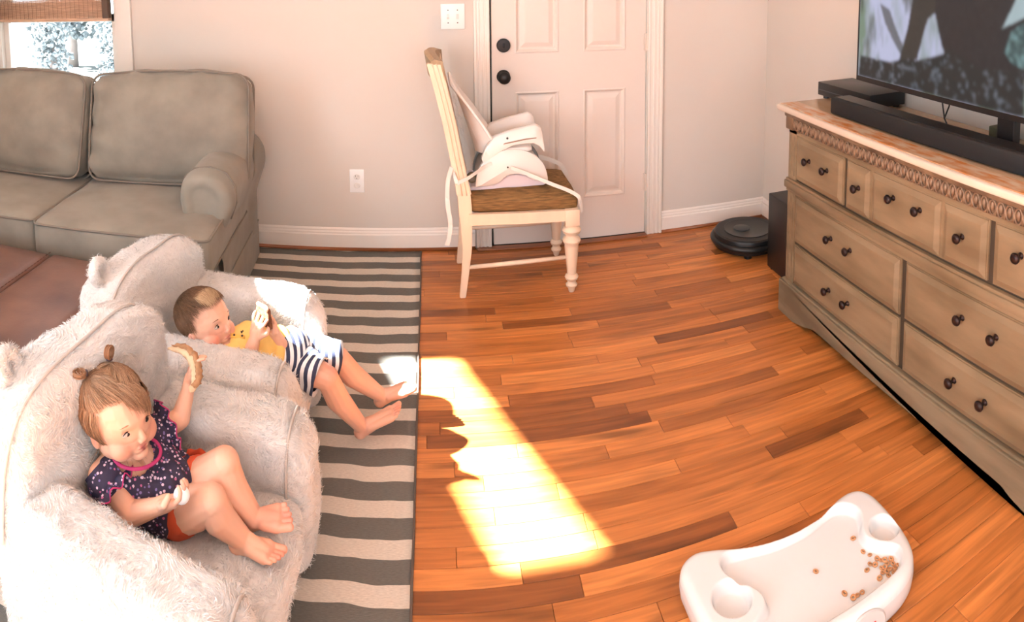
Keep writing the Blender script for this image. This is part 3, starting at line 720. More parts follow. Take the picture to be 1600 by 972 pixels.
for i, (x, y) in enumerate(CER):
    c_ = link('cereal_ring', me_c); c_.location = (x, y, .0485); c_.rotation_euler = (random.uniform(-.3, .3), random.uniform(-.3, .3), random.uniform(0, 3)); s = random.uniform(.9, 1.15); c_.scale = (s, s, s)
    if i == 0: tag(c_, 'oat cereal ring lying farthest back, below the right cup well', 'cereal')
    elif i == 19: tag(c_, 'lone oat cereal ring near the middle of the tray', 'cereal')
    elif i == 20: tag(c_, 'oat cereal ring at the left of the short row near the front rim', 'cereal')
    elif i in (21, 22, 23): tag(c_, 'oat cereal ring in the short row near the front rim of the tray', 'cereal', 'cereal rings in the row by the front rim')
    else: tag(c_, 'oat cereal ring in the loose heap by the right end of the tray', 'cereal', 'cereal rings heaped at the right end of the tray')
# ------------------------------------------------------------------ striped flat-woven rug
def rug_material():
    M = bpy.data.materials.new('striped_weave'); M.use_nodes = True; nt = M.node_tree; N = nt.nodes; L = nt.links; b = N['Principled BSDF']
    tc = N.new('ShaderNodeTexCoord'); sep = N.new('ShaderNodeSeparateXYZ'); L.new(tc.outputs['Object'], sep.inputs[0])
    nz = N.new('ShaderNodeTexNoise'); nz.inputs['Scale'].default_value = 1.0; nz.inputs['Detail'].default_value = 2
    mp = N.new('ShaderNodeMapping'); mp.inputs['Scale'].default_value = (5.5, 2.2, 1); L.new(tc.outputs['Object'], mp.inputs[0]); L.new(mp.outputs[0], nz.inputs['Vector'])
    a = N.new('ShaderNodeMath'); a.operation = 'MULTIPLY_ADD'; L.new(nz.outputs[0], a.inputs[0]); a.inputs[1].default_value = .038; a.inputs[2].default_value = -.019
    s = N.new('ShaderNodeMath'); s.operation = 'ADD'; L.new(sep.outputs[1], s.inputs[0]); L.new(a.outputs[0], s.inputs[1])
    d = N.new('ShaderNodeMath'); d.operation = 'DIVIDE'; L.new(s.outputs[0], d.inputs[0]); d.inputs[1].default_value = .1237
    f = N.new('ShaderNodeMath'); f.operation = 'FRACT'; L.new(d.outputs[0], f.inputs[0])
    g = N.new('ShaderNodeMath'); g.operation = 'GREATER_THAN'; L.new(f.outputs[0], g.inputs[0]); g.inputs[1].default_value = .46
    fine = N.new('ShaderNodeTexNoise'); fine.inputs['Scale'].default_value = 1; mp2 = N.new('ShaderNodeMapping'); mp2.inputs['Scale'].default_value = (90, 420, 1); L.new(tc.outputs['Object'], mp2.inputs[0]); L.new(mp2.outputs[0], fine.inputs['Vector'])
    mx = N.new('ShaderNodeMix'); mx.data_type = 'RGBA'; L.new(g.outputs[0], mx.inputs[0]); mx.inputs[6].default_value = srgb(206, 198, 186); mx.inputs[7].default_value = srgb(108, 107, 102)
    mr = N.new('ShaderNodeMapRange'); mr.inputs[1].default_value = .3; mr.inputs[2].default_value = .7; mr.inputs[3].default_value = .86; mr.inputs[4].default_value = 1.08; L.new(fine.outputs[0], mr.inputs[0])
    sc_ = N.new('ShaderNodeVectorMath'); sc_.operation = 'SCALE'; L.new(mx.outputs[2], sc_.inputs[0]); L.new(mr.outputs[0], sc_.inputs['Scale']); L.new(sc_.outputs[0], b.inputs['Base Color'])
    b.inputs['Roughness'].default_value = .9; b.inputs['Specular IOR Level'].default_value = .1
    bp = N.new('ShaderNodeBump'); bp.inputs['Strength'].default_value = .4; bp.inputs['Distance'].default_value = .002; L.new(fine.outputs[0], bp.inputs['Height']); L.new(bp.outputs[0], b.inputs['Normal'])
    return M
RY0, RY1 = 3.270 - .1237 * 24, 3.270
bm = BM(); nx_, ny_ = 60, 96; top = []
for j in range(ny_ + 1):
    row = []
    yy = RY1 + (RY0 - RY1) * j / ny_
    for i in range(nx_ + 1):
        e = -.0700 + .006 * noise.noise(V(yy * 3, 1, 0)) + (.004 if yy > 3.2 else 0)
        x = -1.95 + (e + 1.95) * i / nx_
        zz = .0055 + .0016 * noise.noise(V(x * 3, yy * 7, 2)) + (.0035 * max(0, noise.noise(V(yy * 5, 5, 1))) if i == nx_ else 0)
        row.append(bm.verts.new((x, yy - RY1, zz)))
    top.append(row)
for j in range(ny_):
    for i in range(nx_): bm.faces.new((top[j][i], top[j + 1][i], top[j + 1][i + 1], top[j][i + 1]))
rim = [r[-1] for r in top] + top[-1][::-1][1:] + [r[0] for r in top][::-1][1:] + top[0][1:-1]
low = [bm.verts.new((v.co.x, v.co.y, .0004)) for v in rim]
for k in range(len(rim)): bm.faces.new((rim[k], low[k], low[(k + 1) % len(rim)], rim[(k + 1) % len(rim)]))
bmesh.ops.recalc_face_normals(bm, faces=bm.faces)
o = part('striped_rug', bm, rug_material(), None, smooth=True); o.location = (0, RY1, 0)
tag(o, 'flat-woven grey and off-white striped rug under the armchairs and sofa', 'rug')
bm = BM(); tube(bm, [(r[-1][0] if False else -.0695 + .006 * noise.noise(V((RY1 + (RY0 - RY1) * j / 96) * 3, 1, 0)), (RY0 - RY1) * j / 96, .0045) for j, r in enumerate([[0]] * 97)], .0036, 6)
part('edge_binding', bm, mat('rug_binding', srgb(96, 84, 76), .9), o, smooth=True)

# ------------------------------------------------------------------ sofa
def linen(name, c1, c2):
    M = mat(name, c1, .85, spec=.2, col2=c2, noise_scale=7, detail=5, bump=.35, bump_scale=420, bump_dist=.0012, sheen=.15)
    return M
M_sofa = linen('grey_linen', srgb(140, 135, 124), srgb(126, 121, 111))
M_pipe = mat('linen_piping', srgb(118, 110, 100), .8)
sf = thing('sofa', 'grey linen slipcovered two-seat sofa with rolled arms against the back wall', 'sofa', (-.87, 3.20, .009), math.radians(3.5))
# local frame: x to the left is negative, y towards the wall
SW = 1.70
def wr(sc1, a1, seed):
    def fn(p, u):
        q = p + V(seed, seed * .7, 0)
        return p + V(noise.noise(q * sc1) * a1, noise.noise(q * sc1 + V(9, 0, 0)) * a1, noise.noise(q * sc1 + V(0, 9, 0)) * a1)
    return fn
b = BM(); rbox(b, (SW / 2 - .03, .43, .15), .03, 8, Matrix.Translation((-SW / 2, -.46, .165)))
part('base', b, M_sofa, sf, smooth=True)
b = BM()
for (x0, y0, x1, y1) in ((-SW + .0, -.935, -.0, -.915), (-.018, -.925, .0, -.02), (-SW, -.925, -SW + .018, -.02)):
    bx(b, x0, y0, .0, x1, y1, .175, bev=.004)
tube(b, [(-SW, -.934, .176), (-.002, -.934, .176), (-.001, -.02, .176)], .0045, 6)
part('skirt', b, M_sofa, sf, auto=.6)
b = BM(); rbox(b, (SW / 2 - .02, .11, .36), .08, 10, Matrix.Translation((-SW / 2, -.13, .50)) @ Matrix.Rotation(math.radians(-5), 4, 'X'), fn=wr(5, .008, 2))
part('back_frame', b, M_sofa, sf, smooth=True)
def arm(sgn, cx):
    b = BM()
    # rolled arm: a loft along y of a mushroom section
    secs = []
    sec = [(-.075, .0), (-.078, .12), (-.082, .22), (-.105, .29), (-.130, .36), (-.128, .43), (-.095, .485), (-.03, .508), (.035, .500), (.075, .462), (.088, .40), (.082, .33), (.078, .22), (.076, .12), (.075, 0)]
    rows_ = []
    ys_ = [-.73, -.745, -.74, -.71, -.66, -.58, -.46, -.35, -.2, -.06]
    inset = [.35, .6, .85, .97, 1.0, 1, 1, 1, 1, 1]
    cz = .40
    for k, (yy, s_) in enumerate(zip(ys_, inset)):
        row = []
        for (sx, sz) in sec:
            zc_ = .40 if sz > .2 else sz
            fx = sx * (s_ if sz > .2 else 1); fz_ = (zc_ + (sz - zc_) * s_) if sz > .25 else sz
            p = V(cx + sgn * fx, yy + (0 if sz > .25 else (.03 if yy < -.69 else 0)), .155 + fz_ * .96)
            nn = V(noise.noise(p * 7), noise.noise(p * 7 + V(4, 0, 0)), noise.noise(p * 9 + V(0, 4, 0)))
            p += nn * (.014 if yy < -.5 and sz > .25 else .006)
            row.append(b.verts.new(p))
        rows_.append(row)
    for r0, r1 in zip(rows_, rows_[1:]):
        for k in range(len(sec) - 1): b.faces.new((r0[k], r0[k + 1], r1[k + 1], r1[k]))
    b.faces.new(rows_[0]); b.faces.new(rows_[-1][::-1]); bmesh.ops.recalc_face_normals(b, faces=b.faces)
    bmesh.ops.subdivide_edges(b, edges=list(b.edges), cuts=2, use_grid_fill=True, smooth=.6)
    o = part('arm', b, M_sofa, sf, smooth=True)
    pb = BM(); pts = [V(cx + sgn * sx * 1.02, -.675, .155 + sz * .96 + .004) for sx, sz in sec[3:12]]
    tube(pb, pts, .004, 6); part('piping', pb, M_pipe, o, smooth=True)
arm(-1, -.082); arm(1, -SW + .082)
def piping_loop(parent, pts, r=.0048, closed=True):
    pb = BM(); tube(pb, pts, r, 6, closed=closed); part('piping', pb, M_pipe, parent, smooth=True)
def rrect(hx, hy, r, n=5, wob=0, seed=0):
    out = []
    for cx, cy, a0 in ((hx - r, hy - r, 0), (-hx + r, hy - r, 90), (-hx + r, -hy + r, 180), (hx - r, -hy + r, 270)):
        for k in range(n + 1):
            a = math.radians(a0 + 90 * k / n); out.append((cx + r * math.cos(a), cy + r * math.sin(a)))
    # subdivide long runs
    res = []
    for p, q in zip(out, out[1:] + out[:1]):
        d = math.hypot(q[0] - p[0], q[1] - p[1]); m_ = max(1, int(d / .05))
        for k in range(m_): res.append((p[0] + (q[0] - p[0]) * k / m_, p[1] + (q[1] - p[1]) * k / m_))
    return res
def seat_cushion(x0, x1, y0, y1, z0, z1, seed):
    hx, hy, hz = (x1 - x0) / 2, (y1 - y0) / 2, (z1 - z0) / 2
    b = BM(); M = Matrix.Translation(((x0 + x1) / 2, (y0 + y1) / 2, (z0 + z1) / 2))
    rbox(b, (hx, hy, hz), .022, 16, M, crown=(.006, .008, .026), fn=wr(6, .006, seed))
    o = part('seat_cushion', b, M_sofa, sf, smooth=True)
    for zz in (hz - .010, -hz + .010):
        piping_loop(o, [M @ V(x, y, zz + noise.noise(V(x * 8, y * 8, seed)) * .003) for x, y in rrect(hx + .001, hy + .001, .03)])
CW = .725
seat_cushion(-.725, .005, -.95, -.28, .315, .465, 1.3)
seat_cushion(-1.62, -.732, -.93, -.28, .315, .465, 5.1)
def back_cushion(xc, wd, seed, yaw, tilt=14, dy=0):
    hx, hy, hz = wd / 2, .085, .245
    M = Matrix.Translation((xc, -.335 + dy, .72)) @ Matrix.Rotation(math.radians(yaw), 4, 'Z') @ Matrix.Rotation(math.radians(-tilt), 4, 'X')
    def fn(p, u):
        q = p + V(seed, 0, 0)
        f = wr(5, .012, seed)(p, u)
        # soft vertical puckers under the top seam, wrinkles at the sides
        f.y += .011 * math.sin(u.x * 15 + seed * 3) * max(0, u.z) ** 3 * (1 if u.y < 0 else 0)
        f.y += .010 * math.sin(u.z * 12 + u.x * 7 + seed) * abs(u.x) ** 3 * (1 if u.y < 0 else 0)
        f.z += -.022 * u.x ** 2 * (1 if u.z > 0 else 0)
        return f
    b = BM(); rbox(b, (hx, hy, hz), .05, 18, M, crown=(.012, .075, .02), fn=fn)
    o = part('back_cushion', b, M_sofa, sf, smooth=True)
    for yy in (-hy + .018, hy - .018):
        piping_loop(o, [M @ V(x, yy + noise.noise(V(x * 6, z * 6, seed)) * .006, z - .022 * (x / hx) ** 2 * (1 if z > 0 else 0)) for x, z in rrect(hx + .003, hz + .006, .055)], .0055)
back_cushion(-.325, .74, 1.7, 2)
back_cushion(-1.085, .72, 6.2, -3, 16, -.02)

# ------------------------------------------------------------------ leather ottoman
M_leath = mat('brown_leather', srgb(116, 84, 70), .38, spec=.45, col2=srgb(86, 58, 48), noise_scale=4.5, detail=8, bump=.25, bump_scale=160, bump_dist=.0015)
ot = thing('ottoman', 'large worn brown leather ottoman behind the fur armchairs', 'ottoman', (-1.545, 1.60, .009))
for xc, wd in ((.316, .27), (-.22, .80)):
    pass
b = BM(); rbox(b, (.49, .46, .15), .03, 12, Matrix.Translation((0, 0, .16)), fn=wr(4, .004, 3)); part('base', b, M_leath, ot, smooth=True)
def topfn(seed):
    f0 = wr(5, .004, seed)
    return f0
for x0, x1, sd in ((-.505, .187, 2.0), (.187, .505, 4.0)):
    b = BM(); rbox(b, ((x1 - x0) / 2 - .0005, .475, .055), .016, 14, Matrix.Translation(((x0 + x1) / 2, 0, .36)), crown=(0, .006, .007), fn=topfn(sd))
    part('top_panel', b, M_leath, ot, smooth=True)
b = BM()
for y_ in range(-46, 47, 2): bx(b, .1795, y_ / 100, .4155, .181, y_ / 100 + .012, .4185)
stuff(part('stitch_field', b, mat('leather_thread', srgb(96, 60, 48), .6), ot))
b = BM()
for x in (-.43, .43):
    for y in (-.4, .4): 
        bx(b, x - .03, y - .03, 0, x + .03, y + .03, .03, bev=.004)
stuff(part('foot_blocks', b, M_black, ot))

# ------------------------------------------------------------------ dining chair
M_cream = mat('cream_chair_paint', srgb(232, 206, 180), .4, spec=.4, noise_amt=.08, noise_scale=18, stretch=(1, 1, .3))
M_cane = mat('tan_wood_back', srgb(168, 140, 106), .5, noise_amt=.2, noise_scale=30, stretch=(4, 4, .4))
M_seat = mat('brown_chair_fabric', srgb(142, 106, 66), .8, spec=.15, col2=srgb(104, 80, 50), noise_scale=60, stretch=(.3, 1, 3), bump=.4, bump_scale=300, detail=6)
ch = thing('dining_chair', 'cream painted dining chair with turned front legs and brown seat, in front of the door', 'chair', (.35, 2.985, 0))
cx0, cy0 = .35, 2.985
def cl(x, y, z): return V(x - cx0, y - cy0, z)
for y in (2.800, 3.165):
    b = BM(); prof = [(.011, 0), (.014, .006), (.016, .018), (.024, .026), (.026, .034), (.019, .042), (.017, .050), (.026, .058), (.030, .068), (.027, .076), (.020, .082), (.021, .095), (.027, .16), (.031, .205), (.030, .215), (.036, .224), (.040, .234), (.036, .244), (.026, .252), (.024, .258), (.037, .268), (.042, .280), (.037, .292), (.026, .300), (.028, .306)]
    lathe(b, prof, 22, Matrix.Translation(cl(.588, y, 0)))
    bx(b, .588 - .032 - cx0, y - .032 - cy0, .305, .588 + .030 - cx0, y + .032 - cy0, .378, bev=.003)
    part('leg', b, M_cream, ch, auto=.7)
def sqbar(b, pts, hx, hy):
    rings = []
    for i, p in enumerate(pts):
        a, c_ = (hx[i] if isinstance(hx, (list, tuple)) else hx), (hy[i] if isinstance(hy, (list, tuple)) else hy)
        rings.append([b.verts.new(p + V(sx * a, sy_ * c_, 0)) for sx, sy_ in ((-1, -1), (1, -1), (1, 1), (-1, 1))])
    for r0, r1 in zip(rings, rings[1:]):
        for k in range(4): b.faces.new((r0[k], r0[(k + 1) % 4], r1[(k + 1) % 4], r1[k]))
    b.faces.new(rings[0][::-1]); b.faces.new(rings[-1])
for y in (2.820, 3.150):
    b = BM(); sqbar(b, [cl(.114, y, 0), cl(.128, y, .12), (cl(.136, y, .22)), cl(.134, y, .33), cl(.130, y, .40), cl(.126, y, .462)], [.013, .016, .020, .025, .028, .027], [.015, .017, .019, .021, .022, .022])
    bmesh.ops.bevel(b, geom=list(b.edges), offset=.003, segments=2, affect='EDGES')
    lg = part('leg', b, M_cream, ch, auto=.6)
    b = BM(); pts = [cl(.126, y, .455), cl(.118, y, .50), cl(.096, y, .62), cl(.066, y, .78), cl(.034, y, .92), cl(.008, y, 1.022)]
    sqbar(b, pts, [.032, .029, .028, .028, .029, .031], [.020, .019, .018, .018, .020, .021])
    bmesh.ops.bevel(b, geom=list(b.edges), offset=.004, segments=2, affect='EDGES')
    pb = part('back_post', b, M_cream, ch, auto=.6)
    b = BM()
    for dx in (-.008, .010): tube(b, [p + V(dx, -.0205 if y < 3 else .0205, 0) for p in pts], .0036, 8)
    part('post_bead', b, M_cream, pb, smooth=True)
# crest rail, bowed backwards, and the back panel
b = BM(); R0 = []
for k in range(13):
    t_ = k / 12; y = 2.80 + .37 * t_; bow = -.030 * math.sin(math.pi * t_) ; arch = .018 * math.sin(math.pi * t_)
    R0.append([b.verts.new(cl(x + bow + .016, y, z)) for x, z in ((.0, .945), (.036, .950), (.030, 1.030 + arch), (-.004, 1.040 + arch), (-.020, 1.030 + arch), (-.006, .955))])
for r0, r1 in zip(R0, R0[1:]):
    for k in range(6): b.faces.new((r0[k], r0[(k + 1) % 6], r1[(k + 1) % 6], r1[k]))
b.faces.new(R0[0][::-1]); b.faces.new(R0[-1]); bmesh.ops.recalc_face_normals(b, faces=b.faces)
part('crest_rail', b, M_cane, ch, auto=.8)
b = BM(); R0 = []
for k in range(2):
    t_ = k
for k in range(9):
    t_ = k / 8; y = 2.835 + .30 * t_; bow = -.028 * math.sin(math.pi * t_)
    R0.append([b.verts.new(cl(x + bow, y, z)) for x, z in ((.112, .555), (.124, .557), (.038, .95), (.026, .948))])
for r0, r1 in zip(R0, R0[1:]):
    for k in range(4): b.faces.new((r0[k], r0[(k + 1) % 4], r1[(k + 1) % 4], r1[k]))
b.faces.new(R0[0][::-1]); b.faces.new(R0[-1]); bmesh.ops.recalc_face_normals(b, faces=b.faces)
part('back_panel', b, M_cane, ch, smooth=False)
b = BM(); tube(b, [cl(.118, 2.83, .55), cl(.10, 2.985, .55), cl(.118, 3.14, .55)], .016, 8); part('lower_back_rail', b, M_cream, ch, smooth=True)
# seat rails
def rail(p, q, z0, z1, th, curve=0, along='x'):
    b = BM(); n = 10; rings = []
    for k in range(n + 1):
        t_ = k / n; x = p[0] + (q[0] - p[0]) * t_; y = p[1] + (q[1] - p[1]) * t_; s_ = math.sin(math.pi * t_)
        dx, dy = q[0] - p[0], q[1] - p[1]; L_ = math.hypot(dx, dy); nx2, ny2 = -dy / L_ * th / 2, dx / L_ * th / 2
        rings.append([b.verts.new(cl(x + nx2, y + ny2, z0 + .012 * 0)), b.verts.new(cl(x - nx2, y - ny2, z0)), b.verts.new(cl(x - nx2, y - ny2, z1)), b.verts.new(cl(x + nx2, y + ny2, z1))])
        zc_ = z0 + .030 * (abs(2 * t_ - 1) ** 6 if curve else 0)
        rings[-1][0].co.z = rings[-1][1].co.z = zc_
    for r0, r1 in zip(rings, rings[1:]):
        for k in range(4): b.faces.new((r0[k], r0[(k + 1) % 4], r1[(k + 1) % 4], r1[k]))
    b.faces.new(rings[0][::-1]); b.faces.new(rings[-1]); bmesh.ops.recalc_face_normals(b, faces=b.faces)
    part('seat_rail', b, M_cream, ch)
rail((.145, 2.800), (.570, 2.785), .328, .376, .022); rail((.145, 3.172), (.570, 3.182), .328, .376, .022)
rail((.600, 2.82), (.600, 3.15), .328, .376, .022); rail((.140, 2.83), (.140, 3.14), .328, .376, .022)
def seatfn(p, u):
    w = 1 + .06 * u.x
    q = V(p.x, p.y * w, p.z)
    q.z += .004 * noise.noise(p * 14)
    return q
b = BM(); rbox(b, (.240, .185, .036), .024, 12, Matrix.Translation(cl(.378, 2.985, .404)) @ Matrix.Rotation(math.radians(1), 4, 'Y'), crown=(.004, .004, .030), fn=seatfn)
part('seat', b, M_seat, ch, smooth=True)
for p, q, r_ in (((.140, 2.812, .135), (.572, 2.800, .158), .0105), ((.140, 3.158, .165), (.572, 3.165, .168), .0105)):
    b = BM(); tube(b, [cl(*p), cl((p[0] + q[0]) / 2, (p[1] + q[1]) / 2, (p[2] + q[2]) / 2 + .001), cl(*q)], [r_ * .8, r_, r_ * .8], 10); part('stretcher', b, M_cream, ch, smooth=True)

# ------------------------------------------------------------------ booster seat on the chair
M_boost = mat('booster_white', srgb(222, 216, 210), .28, spec=.5); M_boostg = mat('booster_grey_base', srgb(206, 196, 202), .35)
M_strap = mat('white_webbing', srgb(220, 214, 206), .8, bump=.3, bump_scale=500)
bs = thing('booster_seat', 'white plastic feeding booster seat strapped onto the dining chair', 'booster seat', (.33, 2.985, .458))
def lb(x, y, z): return V(x - .33, y - 2.985, z - .458)
# lower tray base
b = BM()
pts = [(.150, .0), (.165, .013), (.46, .013), (.485, .004), (.480, -.003), (.155, -.004)]
def xz_prism(b, prof, y0, y1):
    a = [b.verts.new(lb(x, y0, z)) for x, z in prof]; c_ = [b.verts.new(lb(x, y1, z)) for x, z in prof]; n = len(prof)
    for k in range(n): b.faces.new((a[k], a[(k + 1) % n], c_[(k + 1) % n], c_[k]))
    b.faces.new(a); b.faces.new(c_[::-1])
    bmesh.ops.recalc_face_normals(b, faces=b.faces)
prof = [(.150, .452), (.48, .462), (.492, .470), (.470, .482), (.44, .484), (.425, .492), (.40, .508), (.36, .515), (.325, .512), (.30, .500), (.280, .482), (.262, .472), (.158, .468)]
xz_prism(b, prof, 2.868, 3.102); bmesh.ops.bevel(b, geom=[e for e in b.edges], offset=.003, segments=2, affect='EDGES')
part('base', b, M_boostg, bs, auto=.6)
# domed side shells
for y, s in ((2.862, -1), (3.108, 1)):
    b = BM(); n = 28
    outer_ = []; inner_ = []
    for k in range(n + 1):
        a = math.pi * k / n
        outer_.append((.338 - .158 * math.cos(a), .468 + .162 * math.sin(a) ** .82))
    lower = [(.494, .478), (.470, .488), (.448, .484), (.428, .494), (.405, .511), (.36, .520), (.322, .517), (.296, .503), (.276, .484), (.256, .474), (.182, .470)]
    poly = outer_ + lower
    lay = []
    for dy, sc_ in ((0, 1.0), (.004 * -s, 1.0), (.024 * -s, 1.0)):
        lay.append([b.verts.new(lb(x, y + dy, z)) for x, z in poly])
    # bulging outer face
    cen = b.verts.new(lb(.338, y + s * .014, .56)); ringm = [b.verts.new(lb(.338 + (x - .338) * .86, y + s * .008, .55 + (z - .55) * .86)) for x, z in poly]
    m_ = len(poly)
    for k in range(m_):
        b.faces.new((cen, ringm[k], ringm[(k + 1) % m_])); b.faces.new((ringm[k], lay[0][k], lay[0][(k + 1) % m_], ringm[(k + 1) % m_]))
        b.faces.new((lay[0][k], lay[2][k], lay[2][(k + 1) % m_], lay[0][(k + 1) % m_]))
    bmesh.ops.recalc_face_normals(b, faces=b.faces)
    q = part('side_shell', b, M_boost, bs, auto=.8)
    b = BM(); lathe(b, [(.004, 0), (.004, .002)], 10, Matrix.Translation(lb(.318, y + s * .0145, .556)) @ Matrix.Rotation(s * -math.pi / 2, 4, 'X')); part('rivet', b, M_slot, q)
b = BM(); n = 16; R0 = []
for k in range(n + 1):
    a = math.pi * k / n; R0.append([b.verts.new(lb(.338 - .150 * math.cos(a), y, .468 + .150 * math.sin(a))) for y in (2.87, 3.10)])
for r0, r1 in zip(R0, R0[1:]): b.faces.new((r0[0], r0[1], r1[1], r1[0]))
bmesh.ops.solidify(b, geom=list(b.faces), thickness=.006); part('seat_dome', b, M_boost, bs, smooth=True)
# upper seat: armrests curling forward and a tall curved back
def shell_sheet(fn_, nu, nv, th, mat_, name, parent):
    b = BM(); g = [[b.verts.new(fn_(i / nu, j / nv)) for j in range(nv + 1)] for i in range(nu + 1)]
    for i in range(nu):
        for j in range(nv): b.faces.new((g[i][j], g[i + 1][j], g[i + 1][j + 1], g[i][j + 1]))
    bmesh.ops.recalc_face_normals(b, faces=b.faces)
    if th > .001: bmesh.ops.solidify(b, geom=list(b.faces), thickness=th)
    return part(name, b, mat_, parent, auto=.9)
for s, yb in ((-1, 2.855), (1, 3.115)):
    # path of the armrest section in x-z, swept over y
    path = [(.205, .595), (.222, .640), (.262, .690), (.330, .712), (.40, .728), (.440, .738), (.466, .722), (.474, .680), (.482, .630)]
    low = [(.215, .575), (.240, .590), (.290, .625), (.345, .650), (.40, .655), (.43, .655), (.452, .645), (.468, .630), (.480, .610)]
    b = BM(); rows_ = []
    for (xa, za), (xb, zb) in zip(path, low):
        rows_.append([b.verts.new(lb(xb, yb, zb)), b.verts.new(lb(xa + (xb - xa) * .12, yb, za + (zb - za) * .12)), b.verts.new(lb(xa, yb - s * .008, za)), b.verts.new(lb(xa, yb - s * .032, za)), b.verts.new(lb(xa + (xb - xa) * .15, yb - s * .040, za - .008)), b.verts.new(lb(xb, yb - s * .040, zb))])
    for r0, r1 in zip(rows_, rows_[1:]):
        for k in range(5): b.faces.new((r0[k], r0[k + 1], r1[k + 1], r1[k]))
        b.faces.new((r0[5], r0[0], r1[0], r1[5]))
    b.faces.new(rows_[0]); b.faces.new(rows_[-1][::-1]); bmesh.ops.recalc_face_normals(b, faces=b.faces)
    bmesh.ops.bevel(b, geom=list(b.edges), offset=.003, segments=2, affect='EDGES')
    q = part('armrest', b, M_boost, bs, auto=.9)
    b = BM(); xz_prism(b, [(.300, .655), (.40, .672), (.445, .676), (.445, .680), (.395, .677), (.305, .661)], yb + s * .0008 - .001, yb + s * .0008 + .001); part('slot', b, mat('slot_brown', srgb(150, 122, 104), .6), q)
    b = BM(); lathe(b, [(.005, 0), (.005, .003)], 10, Matrix.Translation(lb(.318, yb, .682)) @ Matrix.Rotation(s * -math.pi / 2, 4, 'X')); part('rivet', b, M_slot, q)
# back shell
def backf(u, v):
    t_ = v; z = .60 + .345 * t_; x = .185 - .110 * t_ ** 1.1
    wv = (.115 - .055 * t_ ** 2.2); a = (u - .5) * 2
    x += .10 * (a * a) * (1 - t_ ** 1.5 * .95)
    return lb(x - .0, 2.985 + a * wv, z - .035 * (a ** 4) * t_)
shell_sheet(backf, 16, 20, .006, M_boost, 'back_shell', bs)
b = BM(); tube(b, [backf(0.0, v / 20) for v in range(0, 21)] + [backf(u / 16, 1.0) for u in range(1, 17)] + [backf(1.0, v / 20) for v in range(19, -1, -1)], .007, 8); part('back_rim', b, M_boost, bs, smooth=True)
b = BM()
for a in (.28, .5, .72): tube(b, [backf(a, .18 + .55 * k / 8) + V(.005, 0, 0) for k in range(9)], .005, 6)
stuff(part('back_ribs', b, M_boost, bs, smooth=True))
b = BM()
g = rbox(b, (.10, .115, .012), .010, 6, Matrix.Translation(lb(.33, 2.985, .625))); part('upper_seat', b, M_boost, bs, smooth=True)
# crumpled clear wrap and loose straps
M_wrap = bpy.data.materials.new('clear_wrap'); M_wrap.use_nodes = True; pb_ = M_wrap.node_tree.nodes['Principled BSDF']; pb_.inputs['Alpha'].default_value = .07; pb_.inputs['Base Color'].default_value = (.95, .96, .97, 1); pb_.inputs['Roughness'].default_value = .15
def wrapf(u, v):
    a = (u - .5) * 2; z = .50 + .36 * v; x = .150 - .055 * v + .05 * (1 - v) * math.sin(u * 5) * .5
    p = V(x, 2.985 + a * .10, z); p += V(noise.noise(p * 30), noise.noise(p * 28 + V(3, 0, 0)), noise.noise(p * 26)) * .018
    return lb(*p)
shell_sheet(wrapf, 26, 34, .0006, M_wrap, 'plastic_wrap', bs)
def strap(pts, w_, name='strap', hint=V(0, 0, 1)):
    b = BM(); P_ = spline(pts, 6, closed=False); P_ = [lb(*p) for p in P_]; prev = None; R1 = []
    for i, p in enumerate(P_):
        d = (P_[min(i + 1, len(P_) - 1)] - P_[max(i - 1, 0)]).normalized(); side = d.cross(V(0, 1, 0)).normalized() if hint is None else d.cross(hint).normalized()
        up_ = side.cross(d)
        R1.append([b.verts.new(p + side * sx * .0008 + up_ * sy_ * w_ / 2) for sx, sy_ in ((-1, -1), (1, -1), (1, 1), (-1, 1))])
    for r0, r1 in zip(R1, R1[1:]):
        for k in range(4): b.faces.new((r0[k], r0[(k + 1) % 4], r1[(k + 1) % 4], r1[k]))
    b.faces.new(R1[0][::-1]); b.faces.new(R1[-1]); bmesh.ops.recalc_face_normals(b, faces=b.faces)
    part(name, b, M_strap, bs, smooth=False)
strap([(.096, 2.792, .512), (.15, 2.80, .535), (.215, 2.846, .562), (.25, 2.85, .575)], .015)
strap([(.33, 2.842, .556), (.40, 2.826, .530), (.50, 2.795, .490), (.57, 2.779, .462), (.612, 2.772, .435), (.624, 2.776, .40), (.630, 2.78, .36)], .016)
strap([(.47, 3.115, .52), (.55, 3.14, .49), (.61, 3.15, .455), (.640, 3.15, .40)], .020)
strap([(.075, 2.80, .58), (.058, 2.80, .52), (.055, 2.80, .42), (.066, 2.80, .34), (.058, 2.80, .27), (.048, 2.80, .24)], .018)
strap([(.096, 2.792, .512), (.085, 2.80, .55), (.078, 2.83, .575), (.075, 2.95, .58)], .018)
b = BM(); lathe(b, [(.0001, 0), (.022, .001), (.024, .004), (.018, .007), (.0001, .008)], 20, Matrix.Translation(lb(.165, 2.90, .500)) @ Matrix.Rotation(math.radians(70), 4, 'X')); part('dark_buckle', b, mat('olive_buckle', srgb(104, 92, 70), .4), bs, smooth=True)
